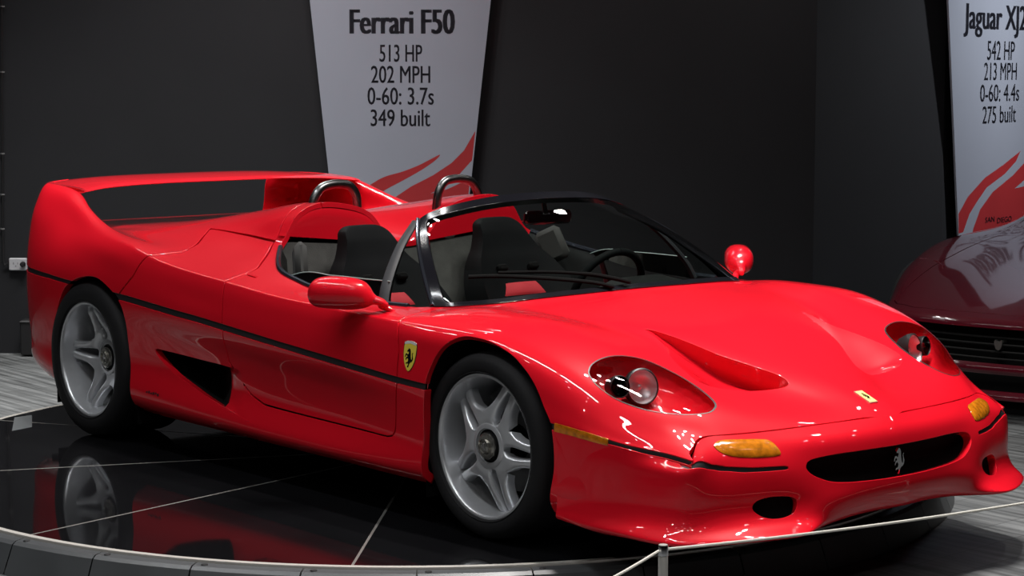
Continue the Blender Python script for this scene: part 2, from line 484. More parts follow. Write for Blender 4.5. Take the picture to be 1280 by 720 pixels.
# ================================================================== RED CAR: body surfaces
# stations from tail to nose, each 18 points (x, |y|, z) from the middle of the deck over the
# shoulder and down the flank to the sill
def st(x, *pts):
    return [(p if len(p) == 3 else (x, p[0], p[1])) for p in pts]
ST = [
 (-3.47, st(-3.47, (0, .84), (.1, .84), (.2, .84), (.3, .84), (.4, .84), (.46, .84), (.50, .84), (.51, .87), (.55, 1.03), (.58, 1.04), (.61, .95), (.625, .81), (.63, .68), (.63, .66), (.62, .48), (.61, .38), (.60, .28), (.55, .26))),
 (-3.43, st(-3.43, (0, .84), (.1, .84), (.2, .84), (.33, .84), (.45, .84), (.52, .84), (.58, .84), (.60, .87), (.65, 1.03), (.685, 1.038), (.722, .95), (.742, .80), (.75, .672), (.75, .65), (.745, .48), (.735, .37), (.72, .27), (.68, .25))),
 (-3.36, st(-3.36, (0, .84), (.1, .84), (.2, .842), (.33, .843), (.45, .843), (.55, .842), (.64, .84), (.66, .87), (.70, 1.028), (.745, 1.034), (.803, .945), (.835, .795), (.845, .668), (.846, .645), (.843, .48), (.832, .37), (.815, .255), (.77, .235))),
 (-3.22, st(-3.22, (0, .842), (.1, .842), (.2, .844), (.33, .846), (.45, .846), (.56, .845), (.67, .842), (.69, .872), (.715, 1.024), (.765, 1.030), (.845, .94), (.897, .79), (.915, .664), (.916, .641), (.913, .48), (.902, .36), (.885, .235), (.83, .215))),
 (-3.05, st(-3.05, (0, .848), (.1, .848), (.2, .850), (.33, .852), (.45, .852), (.57, .850), (.70, .845), (.722, .873), (.735, 1.006), (.775, 1.014), (.858, .925), (.928, .785), (.955, .655), (.956, .632), (.953, .48), (.943, .36), (.928, .213), (.87, .19))),
 (-2.9, st(-2.9, (0, .856), (.1, .857), (.2, .86), (.33, .864), (.46, .862), (.58, .858), (.72, .852), (.762, .878), (.782, .955), (.808, .962), (.875, .89), (.95, .77), (.978, .648), (.979, .625), (.975, .48), (.965, .36), (.953, .2), (.9, .17))),
 (-2.58, st(-2.58, (0, .868), (.1, .872), (.2, .884), (.33, .896), (.46, .89), (.575, .878), (.70, .861), (.80, .858), (.85, .876), (.882, .876), (.93, .835), (.972, .74), (.990, .632), (.990, .609), (.988, .48), (.98, .36), (.97, .2), (.92, .165))),
 (-2.3, st(-2.3, (0, .872), (.1, .878), (.2, .908), (.33, .932), (.47, .924), (.57, .898), (.68, .866), (.82, .838), (.90, .843), (.928, .838), (.958, .80), (.98, .715), (.992, .616), (.992, .593), (.985, .48), (.978, .36), (.974, .19), (.92, .155))),
 (-2.0, st(-2.0, (0, .862), (.1, .872), (.2, .937), (.33, .972), (.48, .966), (.565, .928), (.66, .868), (.80, .822), (.92, .792), (.950, .783), (.966, .758), (.98, .69), (.992, .604), (.992, .581), (.976, .48), (.966, .36), (.977, .185), (.93, .15))),
 (-1.72, st(-1.72, (0, .842), (.095, .862), (.2, .968), (.33, 1.008), (.49, 1.006), (.562, .968), (.64, .866), (.80, .80), (.92, .764), (.950, .756), (.966, .735), (.978, .66), (.990, .592), (.990, .569), (.968, .46), (.956, .34), (.976, .182), (.93, .15))),
 (-1.5, st(-1.5, (0, .836), (.09, .858), (.2, .974), (.33, 1.014), (.495, 1.014), (.56, .98), (.635, .866), (.78, .79), (.915, .747), (.950, .740), (.966, .72), (.977, .65), (.988, .576), (.988, .553), (.962, .45), (.948, .33), (.975, .18), (.93, .15))),
 (-1.2, st(-1.2, (0, .80), (.2, .80), (.4, .79), (.55, .78), (.68, .77), (.76, .755), (.81, .745), (.86, .734), (.915, .722), (.950, .716), (.965, .698), (.975, .635), (.986, .556), (.986, .533), (.957, .43), (.94, .31), (.972, .178), (.93, .148))),
 (-.8, st(-.8, (0, .80), (.2, .80), (.42, .78), (.6, .755), (.70, .735), (.76, .722), (.81, .717), (.86, .713), (.915, .708), (.950, .703), (.965, .686), (.974, .62), (.984, .528), (.984, .505), (.954, .41), (.94, .30), (.970, .176), (.93, .148))),
 (-.5, st(-.5, (0, .785), (.28, .782), (.53, .76), (.64, .735), (.71, .722), (.77, .717), (.82, .713), (.87, .709), (.918, .703), (.948, .694), (.964, .672), (.973, .60), (.982, .507), (.982, .484), (.966, .40), (.955, .30), (.968, .175), (.93, .146))),
 (-.25, st(-.25, (0, .757), (.27, .753), (.54, .741), (.60, .737), (.67, .737), (.74, .738), (.80, .734), (.86, .724), (.908, .708), (.940, .688), (.959, .660), (.970, .59), (.980, .490), (.980, .467), (.975, .40), (.968, .30), (.967, .176), (.93, .146))),
 (0, st(0, (0, .730), (.23, .727), (.468, .716), (.525, .712), (.62, .722), (.71, .733), (.79, .730), (.86, .719), (.91, .702), (.940, .682), (.958, .650), (.970, .575), (.978, .472), (.978, .449), (.976, .38), (.972, .30), (.965, .178), (.93, .148))),
 (.25, st(.25, (0, .688), (.19, .685), (.385, .674), (.44, .666), (.57, .676), (.70, .686), (.79, .680), (.855, .666), (.90, .645), (.928, .618), (.945, .580), (.957, .515), (.966, .455), (.967, .432), (.967, .36), (.965, .30), (.960, .18), (.93, .15))),
 (.45, st(.45, (0, .628), (.15, .625), (.303, .616), (.36, .601), (.54, .604), (.68, .612), (.77, .604), (.83, .589), (.872, .567), (.90, .540), (.918, .508), (.932, .468), (.940, .438), (.941, .415), (.942, .36), (.942, .30), (.940, .19), (.92, .155))),
 (.645, st(.645, (.645, 0, .562), (.643, .10, .561), (.635, .20, .552), (.63, .27, .537), (.62, .46, .536), (.60, .62, .545), (.585, .72, .536), (.57, .79, .517), (.56, .83, .496), (.555, .858, .472), (.553, .88, .448), (.55, .895, .428), (.55, .905, .412), (.55, .906, .39), (.55, .907, .34), (.55, .907, .28), (.55, .906, .2), (.55, .88, .16))),
 (.80, st(.80, (.80, 0, .505), (.797, .055, .504), (.787, .11, .498), (.775, .18, .486), (.755, .42, .483), (.725, .58, .492), (.705, .67, .484), (.685, .735, .466), (.670, .775, .448), (.66, .803, .43), (.655, .825, .414), (.65, .84, .401), (.648, .85, .390), (.648, .851, .37), (.648, .852, .33), (.648, .852, .28), (.648, .85, .2), (.64, .83, .16))),
 (.945, st(.945, (.945, 0, .441), (.943, .05, .441), (.938, .09, .440), (.926, .18, .437), (.876, .40, .433), (.825, .56, .428), (.805, .63, .424), (.79, .68, .417), (.790, .728, .409), (.783, .756, .401), (.777, .774, .393), (.771, .788, .386), (.767, .798, .379), (.767, .80, .36), (.767, .802, .32), (.767, .802, .28), (.767, .802, .2), (.76, .78, .16))),
 (1.0, st(1.0, (.985, 0, .405), (.983, .05, .405), (.98, .09, .404), (.97, .18, .402), (.92, .40, .396), (.87, .56, .392), (.85, .63, .39), (.835, .68, .385), (.855, .712, .382), (.855, .738, .377), (.854, .752, .371), (.853, .763, .366), (.852, .772, .36), (.852, .774, .34), (.852, .776, .31), (.852, .776, .28), (.852, .776, .2), (.84, .76, .16))),
]
US = np.array([s[0] for s in ST])
CP = np.array([s[1] for s in ST])            # (stations, 18, 3)
for k, x in enumerate(US):                   # crisp shoulder line along the doors
    if -2.1 < x < -.4:
        CP[k, 8, 1:] = CP[k, 9, 1:]+[-.016, .0045]
        CP[k, 10, 1:] = CP[k, 9, 1:]+[.0085, -.017]
NU = 330
ug = np.linspace(-3.47, 1.0, NU)
NSEG = [9, 9, 6, 8, 8, 7, 7, 7, 5, 6, 9, 11, 4, 9, 9, 9, 6]
dense = np.stack([pchip(US, CP[:, i], ug) for i in range(18)], 1)
dense = gsmooth(dense, 2.6, 0)
def hermite_row(P, nseg):
    h = np.linalg.norm(np.diff(P, axis=0), axis=1)
    d = np.diff(P, axis=0)/h[:, None]
    m = np.zeros_like(P)
    m[1:-1] = (d[:-1]*h[1:, None]+d[1:]*h[:-1, None])/(h[1:]+h[:-1])[:, None]
    m[0] = d[0]; m[0, 2] *= .2; m[-1] = d[-1]
    o = []
    for i, n in enumerate(nseg):
        t = np.linspace(0, 1, n, endpoint=False)[:, None]
        o.append((2*t**3-3*t*t+1)*P[i]+(t**3-2*t*t+t)*h[i]*m[i]+(-2*t**3+3*t*t)*P[i+1]+(t**3-t*t)*h[i]*m[i+1])
    o.append(P[-1:])
    return np.vstack(o)
G = np.stack([hermite_row(dense[k], NSEG) for k in range(NU)])
G = gsmooth(G, 1.0, 1, mirror=np.array([1, -1, 1]).reshape(1, 1, 3))
G = gsmooth(G, 2.2, 0)
G[:, 0, 1] = 0
H = sheet_grid(G)

def make_hit(GR, SH):
    """nearest point of a half-car grid (mirrored to the right flank) under a photo pixel"""
    Q = GR.copy(); Q[..., 1] *= -1
    pr = proj(Q.reshape(-1, 3)).reshape(Q.shape)
    a, b, c, d = pr[:-1, :-1], pr[1:, :-1], pr[1:, 1:], pr[:-1, 1:]
    x4 = np.stack([a, b, c, d])
    lo = x4[..., :2].min(0); hi = x4[..., :2].max(0)
    AA = SH.A.reshape(GR.shape[0], GR.shape[1], 2)
    def hit(px, py, full=False):
        cand = np.argwhere((lo[..., 0] <= px) & (hi[..., 0] >= px) & (lo[..., 1] <= py) & (hi[..., 1] >= py))
        dr = ray(px, py); best = None
        for i, j in cand:
            q = [Q[i, j], Q[i+1, j], Q[i+1, j+1], Q[i, j+1]]
            for t3 in ((0, 1, 2), (0, 2, 3)):
                A, B_, C = (q[k] for k in t3)
                e1, e2 = B_-A, C-A
                pv = np.cross(dr, e2); det = e1 @ pv
                if abs(det) < 1e-14: continue
                tv = CAM-A; uu = tv @ pv/det
                qv = np.cross(tv, e1); vv = dr @ qv/det
                if uu < -1e-3 or vv < -1e-3 or uu+vv > 1.002: continue
                t = e2 @ qv/det
                if t > 0 and (best is None or t < best[0]):
                    aa = [AA[i, j], AA[i+1, j], AA[i+1, j+1], AA[i, j+1]]
                    al = aa[t3[0]]*(1-uu-vv)+aa[t3[1]]*uu+aa[t3[2]]*vv
                    best = (t, CAM+t*dr, al)
        if best is None: return None
        p = best[1].copy(); p[1] = -p[1]           # back to |y|
        return (p, best[2]) if full else p
    return hit
hitH = make_hit(G, H)
def outline(fn, pix, n=0, closed=True):
    """photo pixels -> surface coordinates (smoothed with n points a span)"""
    o = []
    for a in pix:
        p = fn(*a, full=True)
        if p is None: print('no hit', a); continue
        o.append(p[1])
    o = np.array(o)
    return crom(o, n, closed) if n else o

# bumper: columns from the middle round to the front wheel arch, rows from the lip up
BC = [
 [(.945, 0, .441), (.985, 0, .402), (1.005, 0, .345), (1.028, 0, .262), (1.034, 0, .215), (1.027, 0, .183), (1.01, 0, .155), (.93, 0, .15)],
 [(.924, .2, .437), (.967, .2, .400), (.99, .2, .343), (1.013, .2, .262), (1.021, .2, .213), (1.015, .2, .182), (1.0, .2, .154), (.92, .2, .148)],
 [(.881, .38, .433), (.93, .38, .395), (.957, .38, .338), (.984, .38, .262), (.998, .385, .21), (1.005, .385, .175), (1.008, .39, .142), (.93, .385, .13)],
 [(.843, .50, .430), (.893, .50, .390), (.930, .50, .335), (.950, .50, .262), (.955, .50, .207), (.985, .505, .165), (1.045, .51, .138), (.95, .50, .112)],
 [(.806, .61, .425), (.858, .615, .384), (.888, .62, .330), (.905, .622, .26), (.91, .622, .205), (.94, .63, .163), (1.000, .64, .134), (.91, .61, .108)],
 [(.792, .672, .418), (.838, .687, .374), (.859, .694, .325), (.874, .698, .26), (.878, .70, .205), (.90, .71, .162), (.948, .73, .128), (.87, .69, .105)],
 [(.790, .722, .400), (.835, .742, .362), (.845, .750, .318), (.851, .756, .258), (.851, .760, .204), (.865, .774, .162), (.900, .802, .122), (.83, .755, .104)],
 [(.820, .784, .358), (.826, .794, .335), (.825, .801, .303), (.821, .807, .252), (.817, .813, .202), (.824, .831, .16), (.846, .862, .120), (.78, .815, .104)],
 [(.752, .818, .365), (.755, .829, .338), (.752, .835, .305), (.748, .841, .252), (.744, .846, .202), (.747, .862, .16), (.757, .892, .122), (.71, .845, .105)],
 [(.655, .846, .375), (.655, .856, .345), (.65, .861, .308), (.647, .866, .252), (.643, .871, .202), (.643, .885, .162), (.643, .908, .125), (.62, .87, .106)],
 [(.535, .912, .388), (.535, .916, .358), (.533, .919, .312), (.531, .921, .252), (.53, .924, .204), (.53, .931, .168), (.53, .943, .134), (.52, .91, .114)],
 [(.395, .950, .405), (.395, .952, .37), (.395, .953, .315), (.395, .954, .252), (.395, .955, .205), (.395, .957, .172), (.395, .960, .147), (.395, .92, .13)],
]
BC = np.array(BC)
# lay the top edge of the bumper on the seam of the bonnet and the lower edge of the rub strip
for ci, pix in ((1, (1062, 526.5)), (2, (1000, 535)), (3, (952, 541)), (4, (908, 545)), (5, (883, 546.5)), (6, (869.5, 556)), (7, (866, 583.5)), (8, (838, 577)), (9, (806, 568.5)), (10, (752, 554)), (11, (692, 538.5))):
    p = hitH(*pix)
    if p is not None: BC[ci, 0] = p
def bez_grid(C, nc, nr):
    """C (cols, rows, 3) -> dense grid"""
    A = np.stack([hermite_row3(C[:, j], nc) for j in range(C.shape[1])], 1)
    return np.stack([hermite_row3(A[i], nr) for i in range(len(A))])
def hermite_row3(P, nseg):
    P = np.asarray(P, float)
    h = np.maximum(np.linalg.norm(np.diff(P, axis=0), axis=1), 1e-6)
    d = np.diff(P, axis=0)/h[:, None]
    m = np.zeros_like(P)
    m[1:-1] = (d[:-1]*h[1:, None]+d[1:]*h[:-1, None])/(h[1:]+h[:-1])[:, None]
    m[0] = d[0]; m[-1] = d[-1]
    o = []
    if not hasattr(nseg, '__len__'): nseg = [nseg]*(len(P)-1)
    for i, n in enumerate(nseg):
        t = np.linspace(0, 1, n, endpoint=False)[:, None]
        o.append((2*t**3-3*t*t+1)*P[i]+(t**3-2*t*t+t)*h[i]*m[i]+(-2*t**3+3*t*t)*P[i+1]+(t**3-t*t)*h[i]*m[i+1])
    o.append(P[-1:])
    return np.vstack(o)
BG = bez_grid(BC, [14, 13, 10, 9, 7, 6, 6, 7, 8, 9, 10], [6, 7, 9, 7, 6, 6, 7])
BG = gsmooth(BG, 1.2, 1)
BG = gsmooth(BG, 2.2, 0, mirror=np.array([1, -1, 1]).reshape(1, 1, 3))
BG[0, :, 1] = 0
BG = BG[:, ::-1]                              # rows from the lip up
BSH = sheet_grid(BG)
hitB = make_hit(BG, BSH)
# ================================================================== RED CAR: materials
def paint(name, col, coat=1.0, rough=.38, flake=.0):
    m = mat(name, col, rough=rough, coat=coat, coat_rough=.015, spec=.06)
    return m
RED = paint('red_paint', (.60, .0055, .0155))
BLACK_GLOSS = mat('black_gloss', (.006, .006, .008), rough=.12, spec=.5)
BLACK_SATIN = mat('black_satin', (.012, .012, .013), rough=.45, vary=.2)
BLACK_MATTE = mat('black_matte', (.003, .003, .003), rough=.95, spec=.1)
RUBBER = mat('tyre_rubber', (.009, .009, .010), rough=.7, spec=.25, bump=.15, bscale=180, vary=.25, vscale=14)
SILVER = mat('wheel_silver', (.62, .635, .66), rough=.30, metal=.62, vary=.06, vscale=20)
CHROME = mat('chrome', (.75, .76, .78), rough=.12, metal=1.0)
STEEL_DARK = mat('dark_steel', (.12, .12, .13), rough=.4, metal=.8)
LEATHER = mat('black_leather', (.004, .0045, .005), rough=.65, spec=.06, bump=.25, bscale=220, vary=.2)
RED_CLOTH = mat('red_cloth', (.42, .012, .022), rough=.75, bump=.3, bscale=260, vary=.2)
CARPET = mat('grey_carpet', (.055, .054, .050), rough=.95, bump=.5, bscale=300, vary=.3, vscale=20)
CARBON = mat('dark_trim', (.008, .009, .009), rough=.45, spec=.3, vary=.3, vscale=30)
ORANGE = mat('amber_lens', (.85, .26, .012), rough=.12, trans=.25, coat=1.0, vary=.5, vscale=55)
YELLOW = mat('badge_yellow', (.72, .58, .07), rough=.3, coat=.6)
CLEAR = glass('clear_cover', (.93, .90, .90), refl=1.0)
SCREEN = glass('windscreen_glass', (.78, .84, .81), refl=1.15)
SIDEGLASS = glass('side_glass', (.82, .88, .86), refl=1.2)

car = empty('sports_car', (0, 0, .0015), 'bright red open-top sports car with high rear wing on the black turntable', 'car')

# ------------------------------------------------------------------ outlines read on the body
def vline(fn, pix):
    a = outline(fn, pix)
    a = a[np.argsort(a[:, 0])]
    return a
stripe_t = vline(hitH, [(36, 334.5), (60, 343), (79.7, 349.4), (118, 359.5), (160, 370.7), (218, 388), (277.4, 405.5), (350, 428), (420, 449), (496, 471.9), (528.5, 480), (590, 498), (640, 514), (692, 530.5), (725, 540), (760, 549.5), (810, 562)])
stripe_b = vline(hitH, [(35.5, 340.5), (60, 348), (79.7, 354), (118, 366), (160, 378.5), (218, 396), (277.4, 413.5), (350, 436), (420, 457.5), (496, 480), (528.5, 488), (590, 506), (640, 522), (692, 538.5), (725, 547), (760, 556), (810, 569)])
uA = H.A.reshape(NU, -1, 2)
def ext(a):
    """prolong a strip edge to both ends of the body"""
    k0 = (a[1, 1]-a[0, 1])/(a[1, 0]-a[0, 0])
    return np.vstack([[a[0, 0]-1, a[0, 1]], a, [a[-1, 0]+1, a[-1, 1]+.02]])
stripe_t, stripe_b = ext(stripe_t), ext(stripe_b)
f_top = lambda A: np.interp(A[:, 0], stripe_t[:, 0], stripe_t[:, 1])-A[:, 1]      # >0 above the strip
f_bot = lambda A: A[:, 1]-np.interp(A[:, 0], stripe_b[:, 0], stripe_b[:, 1])      # >0 below the strip

Ff = [(528, 604), (528, 560), (530, 489), (538, 458), (554, 433), (577, 421), (597, 422.5), (624, 433), (647, 450.5), (667, 478), (680, 509), (690, 540), (692.5, 587), (693, 640)]
Fr = [(67, 476), (66.6, 464), (65.7, 441), (68.7, 401), (79.4, 361.4), (94.7, 348.5), (116, 345.6), (131, 355), (146.7, 373.6), (156, 398), (162, 441), (165, 499), (169, 512)]
def arch(pix):
    a = crom(outline(hitH, pix), 6)
    return np.vstack([a, a[-1]+[0, .4], a[0]+[0, .4]])
archF, archR = arch(Ff), arch(Fr)

seam_px = [(1085, 523.3), (1062, 526.5), (1030, 531), (1000, 535), (975, 538.3), (952, 541), (930, 543.3), (908, 545), (893, 546), (883, 546.8), (876, 549), (870.5, 554), (867.5, 562), (866.3, 573)]
seam = outline(hitH, seam_px)
_e = (seam[-1]-seam[-2])/np.linalg.norm(seam[-1]-seam[-2])
seam_poly = np.vstack([[seam[0, 0]+.02, -.1], [seam[0, 0]+.02, 0], seam, seam[-1]+_e*.05, [seam[-1, 0]+_e[0]*.05, 3], [9, 3], [9, -.1]])
seam_line_u0 = seam[0, 0]+.012

# ------------------------------------------------------------------ trim the big shell
shell = H.clip(-poly_sd(H.A, seam_poly)-.0075)
shell = shell.clip(-poly_sd(shell.A, archF)); shell = shell.clip(-poly_sd(shell.A, archR))
# cockpit opening (plan outline)
ws_base = np.array([(-.248, 0), (-.25, .12), (-.254, .25), (-.264, .36), (-.287, .53), (-.32, .60), (-.357, .653), (-.426, .706), (-.514, .742)])
cock = np.vstack([[(-.248, -.3)], ws_base, crom(np.array([(-.56, .775), (-.70, .806), (-.888, .821), (-1.1, .821), (-1.323, .806), (-1.40, .792), (-1.454, .768), (-1.55, .70), (-1.615, .645)]), 5), [(-1.62, .60), (-1.62, -.3)]])
shell = shell.clip(-poly_sd(shell.V[:, :2], cock))

vent_px = [(806, 411), (830, 417), (868, 431), (905, 446), (945, 459), (972, 468.5), (983, 475), (986, 481), (978, 485.5), (955, 488.5), (925, 489), (896, 485.5), (872, 477), (852, 461), (832, 437), (815, 419)]
vent = outline(hitH, vent_px, 4)
head_px = [(735.3, 464), (738.5, 456.7), (746.7, 450.8), (761.5, 446), (779.4, 445.3), (803, 449.3), (824, 457.5), (847.6, 469.3), (868.4, 482), (886, 495.3), (895, 505), (895, 511), (887.7, 516.8), (868.4, 519.4), (846, 519), (816.5, 515.3), (786.8, 507), (764.5, 496.8), (745, 482), (736.3, 470)]
head = outline(hitH, head_px, 4)
intake_px = [(194, 437), (197, 436.3), (212, 440), (240, 447), (268, 454), (284, 458.5), (298, 463), (303, 470), (304.5, 482), (307, 500), (312, 515), (324, 532), (318, 531), (298, 520), (276, 507), (255, 494), (238, 482), (217, 467), (203, 453), (195.5, 443)]
intake = outline(hitH, intake_px, 4)
vent_hole, shell = shell.cut(vent)
head_hole, shell = shell.cut(head)
intake_hole, shell = shell.cut(intake)

up = shell.clip(f_top(shell.A)-.0018)
lo = shell.clip(f_bot(shell.A)-.0018)
strip = shell.clip(np.minimum(-f_top(shell.A), -f_bot(shell.A))+.004)

# door outline: rear cut over the shoulder, flank, bottom, front cut
door_px_r = [(340, 306), (332, 322), (322, 336), (305, 343), (290, 348.5), (281, 353), (279, 365), (277.5, 392), (278, 412), (281, 432), (286, 452), (297, 470), (305, 482), (314, 494), (330, 506), (400, 524.5), (484, 546.2), (491, 545), (494, 538), (496, 478), (498.5, 440), (498, 404)]
dpl = outline(hitH, door_px_r)
door_poly = np.vstack([[dpl[0, 0]-.05, dpl[0, 1]-.25], dpl, [dpl[-1, 0], dpl[-1, 1]-.05], [dpl[-1, 0]-.02, dpl[-1, 1]-.35]])
GAP = .0044
door_u, rest_u = up.cut(door_poly, GAP)
door_l, rest_l = lo.cut(door_poly, GAP)
# bonnet clamshell in front of the door, rear deck behind
ufront = dpl[-1, 0]
clam = rest_u.clip(rest_u.A[:, 0]-(ufront-.12)); rear = rest_u.clip((ufront-.12)-rest_u.A[:, 0])
rq_px = [(350, 303.2), (330, 299), (300, 292.5), (262, 286), (254, 296), (246, 306), (230, 315), (205, 318), (186, 320), (166, 346), (144, 375), (132, 390)]
rq = outline(hitH, rq_px)
mid_poly = np.vstack([rq, [rq[-1, 0], rq[-1, 1]+.4], [rq[0, 0]+1.2, rq[-1, 1]+.4], [rq[0, 0]+1.2, rq[0, 1]-.02]])
quarter, rear = rear.cut(mid_poly, GAP)

mku = outline(hitH, [(693, 534), (759.5, 552)])[:, 0]
mk = np.minimum(strip.A[:, 0]-mku[0], mku[1]-strip.A[:, 0])
panel('front_clamshell', clam, RED, car, 0, lip=.02)
rear_o = panel('rear_deck', rear, RED, car, 0, lip=.02)
for sd in (-1, 1):
    panel('rear_quarter', quarter, RED, car, sd, lip=.02)
    d = panel('door', door_u.join(door_l), RED, car, sd, lip=.02)
    panel('side_skirt', rest_l, RED, car, sd, lip=.03)
    panel('rub_strip', strip.clip(-mk).push(-.005), BLACK_SATIN, car, sd, lip=0, label='black rub strip along the flank')
    panel('side_marker', strip.clip(mk).push(.001), ORANGE, car, sd, lip=.006, label='long amber side marker lamp')

# dark liner just inside the flanks so no light shows through the joints
lin = H.clip(-poly_sd(H.V[:, :2], cock)-.02)
lin = lin.clip(np.minimum(-poly_sd(lin.A, archF, ), -poly_sd(lin.A, archR))-.004)
lin = lin.clip(np.minimum(np.minimum(-poly_sd(lin.A, vent), -poly_sd(lin.A, head)), -poly_sd(lin.A, intake))-.006)
lin = lin.clip(-poly_sd(lin.A, seam_poly)-.01)
lin = lin.clip(np.where((lin.V[:, 0] < -1.9) & (lin.V[:, 2] > .70), -1., 1.))
panel('inner_liner', lin.push(-.016), BLACK_MATTE, car, 0, lip=0)

# ------------------------------------------------------------------ bonnet vents
def line_d(P, pl):
    d = np.full(len(P), 1e9)
    for a, b_ in zip(pl[:-1], pl[1:]):
        e = b_-a; w_ = P-a
        t = np.clip((w_ @ e)/(e @ e), 0, 1); q = w_-t[:, None]*e
        d = np.minimum(d, np.sqrt((q*q).sum(1)))
    return d
def wall(A_, B_):
    """strip between the open edges of two sheets with the same vertices"""
    cnt = {}
    for f in A_.F:
        for a, b_ in zip(f, f[1:]+f[:1]):
            k = (a, b_) if a < b_ else (b_, a)
            cnt[k] = None if k in cnt else (a, b_)
    V = []; F = []
    for e in cnt.values():
        if e is None: continue
        n = len(V)
        V += [A_.V[e[0]], A_.V[e[1]], B_.V[e[1]], B_.V[e[0]]]; F.append((n, n+1, n+2, n+3))
    return np.array(V), F
va = outline(hitH, [(806, 411), (985, 480)])
vd = va[1]-va[0]; vt = np.clip(((vent_hole.A-va[0]) @ vd)/(vd @ vd), 0, 1)
ni = 8*4-1
dI = line_d(vent_hole.A, vent[:7*4+1]); dO = line_d(vent_hole.A, np.vstack([vent[7*4:], vent[:1]]))
vw = dI/(dI+dO+1e-9)
vg = np.cos(np.clip(vw, 0, 1)*math.pi/2)**1.2
vsc = vent_hole.push(-(.0005+.125*vt**.9*vg))
wv, wf = wall(vent_hole, vsc)
for sd in (-1, 1):
    v_ = panel('bonnet_vent', vsc, RED, car, sd, lip=0)
    obj('vent_wall', wv*[1, sd, 1], wf, RED, v_, False)

# ------------------------------------------------------------------ side intakes
u_front = outline(hitH, [(305, 485)])[0, 0]; u_hole = outline(hitH, [(284, 480)])[0, 0]
it = np.clip((u_front-intake_hole.A[:, 0])/(u_front-u_hole), 0, 8)
ie = np.clip(poly_sd(intake_hole.A, intake)/.012, 0, 1)
dep = np.where(it < 1, .020*np.clip(it, 0, 1)**1.6, .020+.06*np.clip(it-1, 0, 2))
isc = intake_hole.push(-.001-dep*np.clip(ie+np.clip(it-.6, 0, 1), 0, 1))
wv_, wf_ = wall(intake_hole, isc)
wu_ = np.array([intake_hole.A[0, 0]])
for sd in (-1, 1):
    io = panel('side_intake', isc.clip(1.0-it), RED, car, sd, lip=0)
    panel('intake_duct', isc.clip(it-1.0), BLACK_MATTE, io, sd, lip=0)
    obj('intake_wall', wv_*[1, sd, 1], wf_, BLACK_MATTE, io, False)

# ------------------------------------------------------------------ headlights
e2 = np.clip(poly_sd(head_hole.A, head)/.06, 0, 1)
bowl = head_hole.push(-.003-.095*np.sqrt(e2))
def basis_m(p, n, up=(0, 0, 1)):
    z = Vector(n).normalized(); x = Vector(up).cross(z).normalized(); y = z.cross(x)
    return Matrix(((x.x, y.x, z.x, p[0]), (x.y, y.y, z.y, p[1]), (x.z, y.z, z.z, p[2]), (0, 0, 0, 1)))
p_big = hitH(803, 484)+ray(803, 484)*[1, -1, 1]*.070; p_small = hitH(775, 484)+ray(775, 484)*[1, -1, 1]*.045
for sd in (-1, 1):
    hl = panel('headlight', bowl, RED, car, sd, lip=0, label='clear-covered headlight with round lamps')
    panel('lens_cover', head_hole.push(.0005), CLEAR, hl, sd, lip=0)
    # dark gasket round the cover
    ring = head_hole.clip(.0045-poly_sd(head_hole.A, head)).push(.0012)
    panel('gasket', ring, BLACK_SATIN, hl, sd, lip=0)
    for (p, r, nm) in ((p_big, .056, 'reflector'), (p_small, .034, 'reflector')):
        q = Vector((p[0], p[1]*sd, p[2]))
        M = basis_m(q, (.93, .22*sd, .16))
        b = MB()
        b.lathe([(r*.85, -.05), (r*1.06, -.02), (r*1.08, .0), (r*1.0, .004), (r*.97, 0)], 28, M)
        b.build('lamp_housing', BLACK_SATIN, hl)
        b = MB()
        b.lathe([(r*.97, 0), (r*.9, -.014), (r*.72, -.026), (r*.5, -.034), (r*.28, -.039), (r*.2, -.03), (r*.15, -.016), (.0006, -.012)], 28, M)
        b.build(nm, mat('lamp_reflector', (.72, .72, .74), rough=.38, metal=.7) if r > .05 else mat('dark_chrome', (.12, .13, .13), rough=.15, metal=1.0), hl)

# ------------------------------------------------------------------ bumper
gr_px = [(1133, 554.5), (1113, 557.5), (1080, 562.5), (1043, 567.8), (1015.5, 574), (1008, 580), (1008.6, 588), (1018, 596), (1038, 603), (1060, 604), (1085, 602), (1110, 599), (1140, 594)]
gr = outline(hitB, gr_px)
grp = np.vstack([[-.3, gr[0, 1]], crom(gr, 4), [-.3, gr[-1, 1]]])
fog = outline(hitB, [(940, 634.4), (946, 626.5), (962.5, 621.5), (983, 620.5), (994.4, 623), (997, 630), (994.4, 640), (983, 647), (966.7, 649.5), (953, 647), (943, 641)], 4)
sig = outline(hitB, [(892.7, 555.6), (901, 551), (920, 550), (952.5, 549.7), (962.5, 552), (971, 559), (976, 567.5), (970, 571), (947.5, 572.7), (925, 572.3), (910, 570), (899, 565), (892, 559)], 4)
inl_px_t = [(871, 577.3), (890, 580.8), (910, 583.5), (940, 584.5), (970, 583), (985, 582)]
inl_px_b = [(987, 588), (960, 590.5), (930, 592), (900, 590), (885, 588), (871, 586)]
inl = outline(hitB, inl_px_t+inl_px_b)
inl = np.vstack([inl[0]+(inl[0]-inl[1])*1.5, inl, inl[-1]+(inl[-1]-inl[-2])*1.5])
bsh = BSH
gh, bsh = bsh.cut(grp); fh, bsh = bsh.cut(fog); sh_, bsh = bsh.cut(sig); ih, bsh = bsh.cut(inl)
bump_o = panel('front_bumper', bsh, RED, car, 0, lip=.03, taper=0)
ge = np.clip(poly_sd(gh.A, grp)/.03, 0, 1)
panel('grille', gh.push(-.03-.03*ge), BLACK_MATTE, car, 0, lip=0, label='black mouth of the nose')
